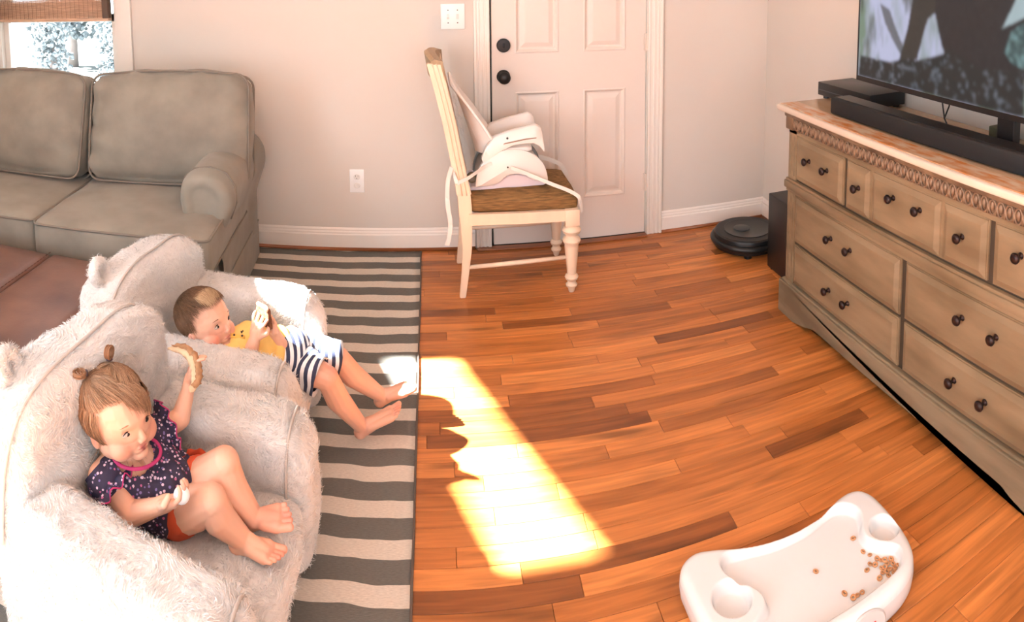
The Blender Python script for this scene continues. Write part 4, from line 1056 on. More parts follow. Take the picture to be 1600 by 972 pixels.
# ------------------------------------------------------------------ fur armchairs
def fur_mesh(src_objs, n_tot, length, width, seed, keep=None, curl=.55, up=.35):
    """short pile as real tapered blades over the given meshes (all in the same local frame); returns verts, faces"""
    rs_ = np.random.RandomState(seed)
    P, Nn, A = [], [], []
    for o in src_objs:
        me = o.data; me.calc_loop_triangles(); nt_ = len(me.loop_triangles)
        tri = np.zeros(nt_ * 3, np.int32); me.loop_triangles.foreach_get('vertices', tri); tri = tri.reshape(-1, 3)
        co = np.zeros(len(me.vertices) * 3, np.float32); me.vertices.foreach_get('co', co); co = co.reshape(-1, 3)
        MW = np.array(o.matrix_local); co = co @ MW[:3, :3].T + MW[:3, 3]
        a, b_, c_ = co[tri[:, 0]], co[tri[:, 1]], co[tri[:, 2]]
        nn = np.cross(b_ - a, c_ - a); ar = np.linalg.norm(nn, axis=1) / 2; nn /= (ar[:, None] * 2 + 1e-12)
        P.append(np.stack([a, b_, c_], 1)); Nn.append(nn); A.append(ar)
    P = np.concatenate(P); Nn = np.concatenate(Nn); A = np.concatenate(A)
    if keep is not None: A = A * keep(P.mean(1), Nn)
    k = rs_.choice(len(A), n_tot, p=A / A.sum())
    u, v = rs_.rand(n_tot), rs_.rand(n_tot); f = u + v > 1; u[f], v[f] = 1 - u[f], 1 - v[f]
    T = P[k]; pos = T[:, 0] + u[:, None] * (T[:, 1] - T[:, 0]) + v[:, None] * (T[:, 2] - T[:, 0]); nrm = Nn[k]
    # swirling tangential flow
    def fld(q, s_, ph): return np.stack([np.sin(q[:, 1] * s_ + ph + 2 * np.sin(q[:, 2] * s_ * .7 + ph)), np.sin(q[:, 2] * s_ * 1.1 + ph * 2 + 2 * np.sin(q[:, 0] * s_ * .6)), np.sin(q[:, 0] * s_ * .9 + ph * 3 + 2 * np.sin(q[:, 1] * s_ * .8))], 1)
    fl_ = fld(pos, 26, 1.0 + seed) * .75 + fld(pos, 70, 2.3) * .75 + rs_.randn(n_tot, 3) * .28
    fl_[:, 2] -= .25
    fl_ -= nrm * (fl_ * nrm).sum(1, keepdims=True)
    d1_ = nrm * up + fl_ * curl; d1_ /= np.linalg.norm(d1_, axis=1, keepdims=True)
    d2_ = nrm * up * .25 + fl_ * curl * 1.2; d2_ /= np.linalg.norm(d2_, axis=1, keepdims=True)
    L_ = length * (.6 + .6 * rs_.rand(n_tot))[:, None]
    side = np.cross(d1_, rs_.randn(n_tot, 3)); side /= np.linalg.norm(side, axis=1, keepdims=True); side *= width
    base = pos - nrm * .001; mid = base + d1_ * L_ * .55; tip = mid + d2_ * L_ * .5
    vs = np.stack([base - side, base + side, mid + side * .8, mid - side * .8, tip], 1).reshape(-1, 3)
    i0 = np.arange(n_tot) * 5
    return vs, i0, n_tot
def blades_object(name, vs, i0, n, mat_, parent):
    me = bpy.data.meshes.new(name)
    me.vertices.add(len(vs)); me.vertices.foreach_set('co', vs.astype(np.float32).ravel())
    loops = np.stack([i0, i0 + 1, i0 + 2, i0 + 3, i0 + 3, i0 + 2, i0 + 4], 1).astype(np.int32).ravel()
    me.loops.add(len(loops)); me.loops.foreach_set('vertex_index', loops)
    st_ = np.stack([np.arange(n) * 7, np.arange(n) * 7 + 4], 1).astype(np.int32).ravel()
    me.polygons.add(n * 2); me.polygons.foreach_set('loop_start', st_)
    me.polygons.foreach_set('use_smooth', np.ones(n * 2, bool))
    me.update(calc_edges=True); me.materials.append(mat_)
    return link(name, me, parent)
M_fur = mat('plush_backing', srgb(214, 213, 211), .95, spec=.05, noise_amt=.12, noise_scale=16, bump=.8, bump_scale=90, bump_dist=.006, sheen=.2)
M_pile = mat('plush_pile', srgb(220, 219, 217), .85, spec=.15, noise_amt=.10, noise_scale=10)
M_frontp = mat('plush_front_panel', srgb(232, 226, 218), .95, spec=.05, bump=.8, bump_scale=110, bump_dist=.005, sheen=.2)
M_seam = mat('plush_seam', srgb(176, 170, 164), .95)
def fur_armchair(label, loc, rz, P, npile, seed):
    t = thing('fur_armchair', label, 'armchair', loc, rz, 'fur armchairs for children')
    srcs = []
    nz_ = lambda p, a=.006: V(noise.noise(p * 11 + V(seed, 0, 0)) * a, noise.noise(p * 11 + V(0, seed, 0)) * a, noise.noise(p * 13 + V(0, 0, seed)) * a)
    W = P['w']
    # lower body
    def fbody(p, u):
        return p + nz_(p)
    b = BM(); rbox(b, (.235, W - .02, .085), .045, 12, Matrix.Translation((-.27, 0, .107)), fn=fbody); srcs.append(part('base', b, M_fur, t, smooth=True))
    # seat cushion
    def fseat(p, u):
        return p + nz_(p)
    b = BM(); rbox(b, (.205, W - .125, .05), .035, 14, Matrix.Translation((-.222, 0, .192)), crown=(.012, 0, .018), fn=fseat); srcs.append(part('seat_cushion', b, M_fur, t, smooth=True))
    # arms: a rounded bolster each, swept from the back to the front, the near one flaring outwards
    for s, fl_ in ((1, P['flare_far']), (-1, P['flare_near'])):
        def farm(p, u, s=s, fl_=fl_):
            q = p.copy(); xx = q.x            # -.235 .. .235
            top = max(0, u.z)
            q.z += top * (.015 * (xx / .235) * -1)              # slightly higher at the back
            if u.x > .0: q.x += .020 * (1 - u.z ** 2) * u.x - .035 * max(0, u.z - .55) / .45 * max(0, u.x)    # front bellies out below, rolls back on top
            q.y *= 1 + .10 * (1 - u.z ** 2)
            q.y += s * fl_ * (xx + .235) / .47
            return q + nz_(q + V(0, s, 0), .008)
        b = BM(); rbox(b, (.240, .072, P['ah'] / 2), .042, 16, Matrix.Translation((-.255, s * (W - .072), .018 + P['ah'] / 2)), fn=farm); srcs.append(part('arm', b, M_fur, t, smooth=True))
    # back
    def fback(p, u):
        q = p.copy(); z01 = (u.z + 1) / 2
        q.x -= .065 * z01 + P['skew'] * -(q.y) * (.35 + .65 * z01)
        # arched top: corners drop
        if u.z > 0: q.z -= P['drop'] * abs(u.y) ** 4.0 * u.z
        q.y *= 1 - .06 * z01 ** 2
        q.z += P['tilt'] * (q.y / W) * z01
        return q + nz_(q + V(3, 0, 0), .008)
    b = BM(); rbox(b, (.074, W - .035, P['bh'] / 2), .042, 16, Matrix.Translation((-.468 + P['bx'], 0, .03 + P['bh'] / 2)), crown=(.004, 0, 0), fn=fback); srcs.append(part('backrest', b, M_fur, t, smooth=True))
    # bear ears on the top corners
    for s in (1, -1):
        ey = s * P['ey']; ex = -.468 - .065 * .9 + P['skew'] * ey * .95 - .036 + P['bx']
        b = BM(); M = Matrix.Translation((ex, ey, .03 + P['bh'] - P['drop'] * .35 + .008 - (.075 if s > 0 else .0))) @ Matrix.Rotation(math.radians(-18), 4, 'Y') @ Matrix.Rotation(math.radians(8 * s), 4, 'X')
        ring = [M @ V(0, .030 * math.cos(a), .030 * math.sin(a)) for a in [2 * math.pi * k / 22 for k in range(22)]]
        tube(b, ring, .0165, 12, closed=True, hint=V(1, 0, 0))
        vv = bmesh.ops.create_uvsphere(b, u_segments=16, v_segments=10, radius=1)['verts']; bmesh.ops.transform(b, matrix=M @ Matrix.Translation((-.006, 0, 0)) @ Matrix.Diagonal((.010, .030, .030, 1)), verts=vv)
        for v in b.verts: v.co += nz_(v.co, .004)
        srcs.append(part('ear', b, M_fur, t, smooth=True))
    # corded seams: round each arm's front panel and along the front edge of the back
    from mathutils.bvhtree import BVHTree
    def bvh(o): return BVHTree.FromPolygons([v.co.copy() for v in o.data.vertices], [tuple(p.vertices) for p in o.data.polygons])
    arms_ = [o for o in srcs if o.name.startswith('arm')]; backo = [o for o in srcs if o.name.startswith('backrest')][0]
    for o in arms_:
        T = bvh(o); cy = sum((v.co.y for v in o.data.vertices if v.co.x > -.08)) / max(1, len([1 for v in o.data.vertices if v.co.x > -.08])); pts = []
        for k in range(33):
            a = math.radians(-62 + 304 * k / 32); d = V(0, math.cos(a), math.sin(a)); c0 = V(-.052, cy, .22)
            h = T.ray_cast(c0 + V(0, d.y * .3, d.z * .5), -V(0, d.y * .3, d.z * .5).normalized())
            if h[0] is not None: pts.append(h[0] + h[1] * .007)
        for _ in range(2): pts = [pts[0]] + [(pts[i - 1] + pts[i] * 2 + pts[i + 1]) / 4 for i in range(1, len(pts) - 1)] + [pts[-1]]
        sb_ = BM(); tube(sb_, pts, .0038, 6); part('seam_cord', sb_, M_seam, o, smooth=True)
    T = bvh(backo); pts = []
    for k in range(41):
        a = math.radians(-8 + 196 * k / 40); zc_ = .34; d = V(0, math.cos(a) * .5, math.sin(a) * .5); yy = math.cos(a) * W * .9
        c0 = V(-.430 + P['bx'] - .075 * .8 + P['skew'] * yy * .9 - .004, 0, zc_)
        h = T.ray_cast(c0 + d, -d.normalized())
        if h[0] is not None: pts.append(h[0] + h[1] * .007)
    for _ in range(3): pts = [pts[0]] + [(pts[i - 1] + pts[i] * 2 + pts[i + 1]) / 4 for i in range(1, len(pts) - 1)] + [pts[-1]]
    sb_ = BM(); tube(sb_, pts, .0040, 6); part('seam_cord', sb_, M_seam, backo, smooth=True)
    # longer pile
    vs, i0, n = fur_mesh(srcs, npile, .0145, .0006, int(seed * 7) % 1000, keep=lambda c_, nn: np.clip(1 - (nn[:, 2] < -.4) * .9, .05, 1) * np.where((nn[:, 0] > .75) & (c_[:, 0] > -.06), .25, 1.0))
    stuff(blades_object('fur_pile', vs, i0, n, M_pile, t))
    return t
chA = fur_armchair('cream fur bear-eared armchair nearest the camera, with the girl in it', (-.295, 1.285, .009), 0, dict(w=.285, ah=.385, bh=.595, skew=.31, bx=.022, drop=.06, flare_near=.085, flare_far=.0, tilt=.035, ey=.15), 190000, 3.3)
chB = fur_armchair('white fur bear-eared armchair beside the sofa, with the boy in it', (-.365, 1.880, .009), 0, dict(w=.272, ah=.385, bh=.545, skew=.26, bx=0, drop=.075, flare_near=.0, flare_far=.0, tilt=.012, ey=.155), 110000, 5.9)
# ------------------------------------------------------------------ the two children
M_skin = bpy.data.materials.new('child_skin'); M_skin.use_nodes = True
nt = M_skin.node_tree; pb_ = nt.nodes['Principled BSDF']; at = nt.nodes.new('ShaderNodeAttribute'); at.attribute_name = 'tone'; nt.links.new(at.outputs[0], pb_.inputs['Base Color'])
pb_.inputs['Roughness'].default_value = .48; pb_.inputs['Specular IOR Level'].default_value = .35; pb_.inputs['Subsurface Weight'].default_value = .12; pb_.inputs['Subsurface Radius'].default_value = (.010, .004, .002); pb_.inputs['Subsurface Scale'].default_value = 1.0
def capsule(bm, p, q, r0, r1, seg=14, rings=5):
    p, q = Vector(p), Vector(q); d = q - p; L_ = d.length
    if L_ < 1e-6: d = V(0, 0, 1)
    a, b_ = frame_of(d); d = d.normalized(); rows = []
    for k in range(1, rings + 1):
        t = math.pi / 2 * k / rings; rows.append((p - d * r0 * math.cos(t), r0 * math.sin(t)))
    for k in range(0, rings):
        t = math.pi / 2 * k / rings; rows.append((q + d * r1 * math.sin(t), r1 * math.cos(t)))
    R_ = [[bm.verts.new(c + (a * math.cos(2 * math.pi * k / seg) + b_ * math.sin(2 * math.pi * k / seg)) * r) for k in range(seg)] for c, r in rows]
    for x, y in zip(R_, R_[1:]):
        for k in range(seg): bm.faces.new((x[k], x[(k + 1) % seg], y[(k + 1) % seg], y[k]))
    v0 = bm.verts.new(p - d * r0); v1 = bm.verts.new(q + d * r1)
    for k in range(seg):
        bm.faces.new((v0, R_[0][(k + 1) % seg], R_[0][k])); bm.faces.new((v1, R_[-1][k], R_[-1][(k + 1) % seg]))
def ell(bm, c, r, M=None, seg=20):
    T = Matrix.Translation(c) @ Matrix.Diagonal((r[0], r[1], r[2], 1))
    bm.verts.ensure_lookup_table(); n0 = len(bm.verts)
    bmesh.ops.create_uvsphere(bm, u_segments=seg, v_segments=seg * 2 // 3, radius=1, matrix=(M @ T) if M is not None else T)
def chain(bm, pts, rs_):
    for (p, q), (a, b_) in zip(zip(pts, pts[1:]), zip(rs_, rs_[1:])): capsule(bm, p, q, a, b_)
def organic(name, bm, voxel, smooth_n, mat_, parent, fac=.5, fine=(), fine_n=1):
    """fuses overlapping closed shapes into one continuous surface; round the fine points it is smoothed less"""
    me = bpy.data.meshes.new('tmp'); bmesh.ops.recalc_face_normals(bm, faces=bm.faces); bm.to_mesh(me); bm.free()
    o = bpy.data.objects.new('tmp', me); COL.objects.link(o)
    r_ = o.modifiers.new('r', 'REMESH'); r_.mode = 'VOXEL'; r_.voxel_size = voxel; r_.use_smooth_shade = True
    dg = bpy.context.evaluated_depsgraph_get(); dg.update()
    m2 = bpy.data.meshes.new_from_object(o.evaluated_get(dg)); bpy.data.objects.remove(o); bpy.data.meshes.remove(me)
    n = len(m2.vertices); co = np.zeros(n * 3, np.float32); m2.vertices.foreach_get('co', co); co = co.reshape(-1, 3).astype(float)
    ed = np.zeros(len(m2.edges) * 2, np.int32); m2.edges.foreach_get('vertices', ed); ed = ed.reshape(-1, 2)
    deg = np.bincount(ed.ravel(), minlength=n).astype(float)[:, None]
    w_ = np.ones(n)
    for c, r in fine: w_ = np.minimum(w_, np.clip((np.linalg.norm(co - np.array(c), axis=1) - r) / (r * .35), 0, 1))
    for it in range(smooth_n):
        acc = np.zeros((n, 3))
        for k in range(3): acc[:, k] = np.bincount(ed[:, 0], co[ed[:, 1], k], n) + np.bincount(ed[:, 1], co[ed[:, 0], k], n)
        k_ = (w_ if it >= fine_n else np.ones(n))[:, None] * fac
        co = co + (acc / deg - co) * k_
    m2.vertices.foreach_set('co', co.astype(np.float32).ravel()); m2.name = name
    m2.materials.clear(); m2.materials.append(mat_)
    m2.polygons.foreach_set('use_smooth', [True] * len(m2.polygons)); m2.update()
    return link(name, m2, parent)
def open_at(o, cond, rough=0.0, fn=None):
    """cuts an opening (neckline) into a garment and gives it folds"""
    b = BM(); b.from_mesh(o.data); b.normal_update()
    bmesh.ops.delete(b, geom=[f for f in b.faces if cond(f.calc_center_median())], context='FACES')
    for v in b.verts:
        p = v.co.copy(); v.co += V(noise.noise(p * 26), noise.noise(p * 26 + V(0, 5, 0)), noise.noise(p * 26 + V(0, 0, 5))) * rough
        if fn: v.co += v.normal * fn(p)
    b.to_mesh(o.data); b.free(); o.data.update(); return o
def hair_mat(name, c1, c2):
    M = bpy.data.materials.new(name); M.use_nodes = True; nt = M.node_tree; N = nt.nodes; L = nt.links; p_ = N['Principled BSDF']
    g = N.new('ShaderNodeNewGeometry'); mx = N.new('ShaderNodeMix'); mx.data_type = 'RGBA'; L.new(g.outputs['Random Per Island'], mx.inputs[0]); mx.inputs[6].default_value = c1; mx.inputs[7].default_value = c2
    L.new(mx.outputs[2], p_.inputs['Base Color']); p_.inputs['Roughness'].default_value = .5; p_.inputs['Specular IOR Level'].default_value = .35
    return M
def getco(me):
    a = np.zeros(len(me.vertices) * 3, np.float32); me.vertices.foreach_get('co', a); return a.reshape(-1, 3).astype(float)
def setco(me, a): me.vertices.foreach_set('co', a.astype(np.float32).ravel()); me.update()
def push(co, c, r, d):
    w_ = np.exp(-(((co - np.array(c)) / np.array(r)) ** 2).sum(1)); return co + w_[:, None] * np.array(d)
def head_matrix(c, f, up):
    f = Vector(f).normalized(); l = Vector(up).cross(f).normalized(); u = f.cross(l).normalized()
    return Matrix(((f.x, l.x, u.x, c[0]), (f.y, l.y, u.y, c[1]), (f.z, l.z, u.z, c[2]), (0, 0, 0, 1)))
def head_prims(bm, M, s=1.0, chub=1.0):
    def E(c, r): ell(bm, [x * s for x in c], [x * s for x in r], M)
    E((-.012, 0, .030), (.084, .069, .068)); E((.006, 0, .010), (.071, .064, .072)); E((.020, 0, -.018), (.050, .055, .052))
    for y in (-1, 1):
        E((.034, y * .030 * chub, -.034), (.027, .026 * chub, .026)); E((.000, y * .040, -.036), (.035, .022, .028))
        E((-.008, y * .066, -.014), (.013, .008, .020))
        E((.0745, y * .0065, -.0235), (.0060, .0048, .0046))
    E((.046, 0, -.060), (.019, .020, .014)); E((.012, 0, -.052), (.040, .036, .022)); E((.054, 0, -.042), (.014, .022, .016))
    capsule(bm, M @ (V(.066, 0, .004) * s), M @ (V(.077, 0, -.019) * s), .0056 * s, .0074 * s)
    E((.0655, 0, -.0395), (.0060, .0125, .0036)); E((.0640, 0, -.0468), (.0060, .0100, .0042))
def hand(bm, wrist, palm_c, fdir, nrm, curl, s=1.0, thumb_side=1, spread=.26, thumb_curl=.5):
    """palm with four unequal bent fingers and a thumb from its side; nrm is the palm's normal (fingers curl towards it)"""
    wrist, palm_c, f, n = Vector(wrist), Vector(palm_c), Vector(fdir).normalized(), Vector(nrm).normalized()
    n = (n - f * n.dot(f)).normalized(); side = f.cross(n).normalized() * thumb_side
    capsule(bm, wrist, palm_c - f * .008 * s, .0150 * s, .0150 * s)
    for t in (-.0105, 0, .0105): capsule(bm, palm_c - f * .012 * s + side * t * s, palm_c + f * .010 * s + side * t * 1.1 * s, .0105 * s, .0088 * s)
    Ls = (.028, .032, .030, .024)
    for i, L_ in enumerate(Ls):
        off = (1.5 - i) * .0108 * s; base = palm_c + f * .014 * s + side * off; c_ = curl[i] if isinstance(curl, (list, tuple)) else curl
        d0 = (f + side * (1.5 - i) * spread).normalized(); p = base + n * .0; ang = 0; r = .0049 * s
        for seg_, frac in enumerate((.45, .32, .23)):
            ang += c_ * (.7 if seg_ == 0 else 1.0)
            d = (d0 * math.cos(ang) + n * math.sin(ang)); q = p + d * L_ * s * frac * 1.25; capsule(bm, p, q, r, r * .93, 10, 4); p = q; r *= .93
    tb = palm_c - f * .010 * s + side * .015 * s; d = (side * .8 + f * .55 + n * .25).normalized(); q = tb + d * .016 * s; capsule(bm, tb, q, .0082 * s, .0068 * s, 10, 4)
    d = (f * .8 + side * (.5 - thumb_curl) + n * thumb_curl).normalized(); capsule(bm, q, q + d * .015 * s, .0066 * s, .0056 * s, 10, 4)
def foot(bm, ankle, toe, up, s=1.0, big=1):
    """ankle and the tip of the middle toe; up is the instep side; big is the side of the big toe"""
    ankle, toe, up = Vector(ankle), Vector(toe), Vector(up)
    f = (toe - ankle).normalized(); up = (up - f * up.dot(f)).normalized(); sd = f.cross(up).normalized() * big
    sole = -up; L_ = (toe - ankle).length
    heel = ankle - f * .010 * s + sole * .012 * s; ball = ankle + f * (L_ - .030 * s) + sole * .006 * s
    capsule(bm, ankle, heel, .0195 * s, .0195 * s); capsule(bm, heel, ball, .0180 * s, .0130 * s); capsule(bm, ankle + up * .002, ball + up * .002 * s, .0180 * s, .0120 * s)
    for t, r in ((.015, .0130), (.005, .0125), (-.006, .0118), (-.015, .0110)): capsule(bm, ankle + f * .02 * s + sd * t * .6 * s + sole * .006, ball + sd * t * s, .013 * s, r * s)
    for k, (t, r, fw) in enumerate(((.0200, .0080, .029), (.0076, .0050, .030), (-.0028, .0047, .027), (-.0125, .0045, .022), (-.0215, .0043, .016))):
        capsule(bm, ball + sd * t * s + f * .004, ball + sd * t * s + f * fw * s + up * .002, r * s * .95, r * s, 10, 4)
SK = np.array(srgb(214, 168, 144)[:3]); SKR = np.array(srgb(206, 118, 100)[:3]); LIP = np.array(srgb(172, 78, 76)[:3]); BROW = np.array(srgb(150, 110, 84)[:3])
def paint_skin(o, spots):
    me = o.data; co = getco(me); col = np.tile(SK, (len(co), 1))
    for c, r, colr, a in spots:
        c = np.array(c); w_ = np.exp(-(((co - c) / r) ** 2).sum(1)) * a; col = col * (1 - w_[:, None]) + np.array(colr) * w_[:, None]
    ca = me.color_attributes.new('tone', 'FLOAT_COLOR', 'POINT'); cc = np.ones((len(co), 4), np.float32); cc[:, :3] = col; ca.data.foreach_set('color', cc.ravel())
M_eyew = mat('eye_white', srgb(200, 190, 182), .2); M_iris = mat('eye_iris', srgb(42, 34, 32), .12); M_lash = mat('lash_line', srgb(60, 38, 30), .8); M_lip = mat('lip', srgb(186, 100, 92), .45)
def sculpt_face(o, M, s=1.0):
    """eye sockets, mouth line, nostril wings, ear hollows pressed into the fused head"""
    me = o.data; co = getco(me); Mi = np.array(M.inverted()); lc = co @ Mi[:3, :3].T + Mi[:3, 3]; lc /= s; l0 = lc.copy()
    for y in (-1, 1):
        lc = push(lc, (.066, y * .025, .001), (.020, .0135, .0095), (-.0065, 0, 0))
        lc = push(lc, (.070, y * .026, .016), (.018, .018, .007), (.0022, 0, 0))
        lc = push(lc, (-.006, y * .074, -.013), (.006, .006, .010), (0, -y * .006, 0))
    lc = push(lc, (.071, 0, -.0432), (.010, .012, .0018), (-.0045, 0, 0))
    lc = push(lc, (.070, 0, -.0535), (.012, .014, .0045), (-.0022, 0, 0))
    lc = push(lc, (.064, 0, .006), (.016, .010, .008), (-.0020, 0, 0))
    lc *= s; Mm = np.array(M); setco(me, lc @ Mm[:3, :3].T + Mm[:3, 3])
def face_parts(body, M, s=1.0, gaze=(1, 0, 0), open_=.55, browc=(150, 112, 84)):
    S_ = Matrix.Scale(s, 4)
    for y in (-1, 1):
        c = V(.0575, y * .0250, .0005)
        b = BM(); bmesh.ops.create_uvsphere(b, u_segments=18, v_segments=12, radius=.0112, matrix=M @ S_ @ Matrix.Translation(c) @ Matrix.Diagonal((.72, 1.14, .62, 1)))
        e = part('eye', b, M_eyew, body, smooth=True)
        g = Vector(gaze).normalized(); b = BM()
        bmesh.ops.create_uvsphere(b, u_segments=14, v_segments=8, radius=.0088, matrix=M @ S_ @ Matrix.Translation(c + V(.0040 , g.y * .0045, g.z * .0015)) @ Matrix.Diagonal((.56, .80, .62, 1)))
        part('iris', b, M_iris, e, smooth=True)
        b = BM(); tube(b, [M @ (V(.0612 + .0050 * math.cos(t * 1.2) - .001, y * .0250 + t * .0120, .0002 + .0064 * math.cos(t * 1.35)) * s) for t in [k / 6 - 1 for k in range(13)]], [.0006 + .0013 * (1 - abs(k / 6 - 1)) for k in range(13)], 6)
        part('eyelash', b, M_lash, body, smooth=True)
        b = BM(); tube(b, [M @ (V(.0712 - .007 * (t + .3) ** 2 * .8, y * (.0255 + t * .0135), .0178 + .003 * (1 - t * t)) * s) for t in [k / 6 - 1 for k in range(13)]], [.0006 + .0010 * (1 - abs(k / 6 - 1)) for k in range(13)], 6, flat=.7)
        part('eyebrow', b, mat('eyebrow', srgb(*browc), .9), body, smooth=True)
def strands(name, roots, dirs, lens, width, mat_, parent, seed=1, droop=None, segs=4, follow=None):
    """ribbons of hair: each root point grows along its direction; follow(p, d) bends it"""
    n = len(roots); rs_ = np.random.RandomState(seed); P_ = [roots]; d = dirs / np.linalg.norm(dirs, axis=1, keepdims=True); D_ = [d]
    for k in range(segs):
        if follow is not None: d = follow(P_[-1], d); d = d / np.linalg.norm(d, axis=1, keepdims=True)
        P_.append(P_[-1] + d * (lens / segs)[:, None]); D_.append(d)
    side = np.cross(d, rs_.randn(n, 3)); side /= np.linalg.norm(side, axis=1, keepdims=True)
    vs = []
    for k, p in enumerate(P_):
        w_ = width * (1 - .75 * k / segs); vs += [p - side * w_, p + side * w_]
    m_ = (segs + 1) * 2; vs = np.stack(vs, 1).reshape(-1, 3)
    i0 = (np.arange(n) * m_)[:, None]
    q = np.concatenate([i0 + np.array([2 * k, 2 * k + 1, 2 * k + 3, 2 * k + 2])[None, :] for k in range(segs)], 1).reshape(-1, 4)
    me = bpy.data.meshes.new(name); me.vertices.add(len(vs)); me.vertices.foreach_set('co', vs.astype(np.float32).ravel())
    me.loops.add(q.size); me.loops.foreach_set('vertex_index', q.astype(np.int32).ravel()); me.polygons.add(len(q)); me.polygons.foreach_set('loop_start', (np.arange(len(q)) * 4).astype(np.int32)); me.polygons.foreach_set('use_smooth', np.ones(len(q), bool))
    me.update(calc_edges=True); me.materials.append(mat_); return link(name, me, parent)
def scalp_points(M, s, n, seed, cond):
    """points on the skull's surface in head coordinates that satisfy cond"""
    rs_ = np.random.RandomState(seed); d = rs_.randn(n * 4, 3); d /= np.linalg.norm(d, axis=1, keepdims=True)
    p = d * np.array([.086, .0715, .0715]) + np.array([-.011, 0, .030]); k = cond(p); p = p[k][:n]; nn = (p - np.array([-.011, 0, .030])) / np.array([.086, .0715, .0715]) ** 2; nn /= np.linalg.norm(nn, axis=1, keepdims=True)
    return p, nn
def to_world(M, s, p): Mm = np.array(M); return (p * s) @ Mm[:3, :3].T + Mm[:3, 3]
def dir_world(M, d): return d @ np.array(M)[:3, :3].T
def hair_cap(name, M, s, cond, th, mat_, parent, res=56):
    """a close skull cap under the strands"""
    b = BM(); g = {}
    for i in range(res):
        for j in range(1, res // 2):
            a, t = 2 * math.pi * i / res, math.pi * j / (res // 2)
            d = V(math.sin(t) * math.cos(a), math.sin(t) * math.sin(a), math.cos(t)); p = V(d.x * .086, d.y * .0715, d.z * .0715) + V(-.011, 0, .030)
            if cond(np.array([p]))[0]:
                k_ = 1 + th * (.8 + .4 * noise.noise(p * 90)); q = V((p.x + .011) * k_ - .011, p.y * k_, (p.z - .03) * k_ + .03)
                g[i, j] = b.verts.new(M @ (q * s))
    for (i, j) in list(g):
        q = [(i, j), ((i + 1) % res, j), ((i + 1) % res, j + 1), (i, j + 1)]
        if all(x in g for x in q): b.faces.new([g[x] for x in q])
    top_ = b.verts.new(M @ (V(-.011, 0, .030 + .0715 * (1 + th)) * s))
    for i in range(res):
        if (i, 1) in g and ((i + 1) % res, 1) in g: b.faces.new((top_, g[i, 1], g[(i + 1) % res, 1]))
    bmesh.ops.recalc_face_normals(b, faces=b.faces)
    return part(name, b, mat_, parent, smooth=True)
def shell_of(src, name, keep, off, mat_, parent, rough=.0, seed=1):
    """a garment lifted off the body: the body's own faces inside keep(), pushed out and thickened"""
    me = src.data; b = BM(); b.from_mesh(me); b.normal_update()
    nrm = {v.index: v.normal.copy() for v in b.verts}
    kill = [f for f in b.faces if not keep(f.calc_center_median())]
    bmesh.ops.delete(b, geom=kill, context='FACES')
    for v in b.verts:
        k_ = off(v.co) if callable(off) else off
        v.co += nrm[v.index] * k_ + V(noise.noise(v.co * 28 + V(seed, 0, 0)), noise.noise(v.co * 28 + V(0, seed, 0)), noise.noise(v.co * 28 + V(0, 0, seed))) * rough
    for _ in range(3): bmesh.ops.smooth_vert(b, verts=b.verts, factor=.5, use_axis_x=True, use_axis_y=True, use_axis_z=True)
    return part(name, b, mat_, parent, smooth=True)
def ruffle(b, loop, dirs, width, waves, amp, th=.0012):
    """a gathered frill: loop points, outward directions"""
    n = len(loop); g = []
    for i in range(n):
        p, d = loop[i], dirs[i]; t = (loop[(i + 1) % n] - loop[i - 1]).normalized(); nn = t.cross(d).normalized(); row = []
        for j in range(5):
            v_ = j / 4; row.append(b.verts.new(p + d * width * v_ + nn * math.sin(i / n * 2 * math.pi * waves) * amp * v_))
        g.append(row)
    for i in range(n):
        for j in range(4): b.faces.new((g[i][j], g[(i + 1) % n][j], g[(i + 1) % n][j + 1], g[i][j + 1]))
    return g
# ---------------------------- the girl, in the nearer armchair
HG = head_matrix((-.668, 1.244, .502), (.876, -.455, .165), (-.21, -.05, .94)); sG = 1.0
gP = dict(neck=V(-.655, 1.245, .432), shR=V(-.690, 1.190, .400), shL=V(-.632, 1.330, .412), chest=V(-.640, 1.262, .380), belly=V(-.592, 1.280, .335), pel=V(-.553, 1.288, .312))
girl = thing('person', 'toddler in a dark floral top slumped in the nearer armchair, holding up bread', 'person', (0, 0, 0), 0)
b = BM(); head_prims(b, HG, sG, 1.08)
capsule(b, HG @ V(-.012, 0, -.040), gP['neck'] + V(.002, 0, -.006), .034, .032)
chain(b, [gP['shR'], gP['shR'] * .5 + gP['shL'] * .5 + V(0, 0, .004), gP['shL']], [.030, .040, .030])
for k in (-1, 1):
    d = (gP['shL'] - gP['shR']).normalized() * .032 * k
    chain(b, [gP['chest'] + d, gP['belly'] + d * .9, gP['pel'] + d * 1.0], [.048, .052, .050])
ell(b, gP['belly'] + V(.016, -.006, .012), (.058, .062, .050))
# far arm raised with the crust
elL, wrL, haL = V(-.585, 1.385, .425), V(-.573, 1.412, .480), V(-.571, 1.432, .505)
chain(b, [gP['shL'], elL, wrL], [.026, .023, .0155])
hand(b, wrL, haL, (.05, .45, .85), (.80, .25, -.30), [.45, .5, .5, .55], 1.06, -1, thumb_curl=.6)
# near arm resting, ball in the hand
elR, wrR, haR = V(-.618, 1.178, .348), V(-.560, 1.182, .378), V(-.532, 1.186, .392)
chain(b, [gP['shR'], elR, wrR], [.028, .025, .0165])
hand(b, wrR, haR, (.85, .15, .30), (-.05, .35, .9), [.62, .66, .66, .6], 1.12, 1, thumb_curl=.8)
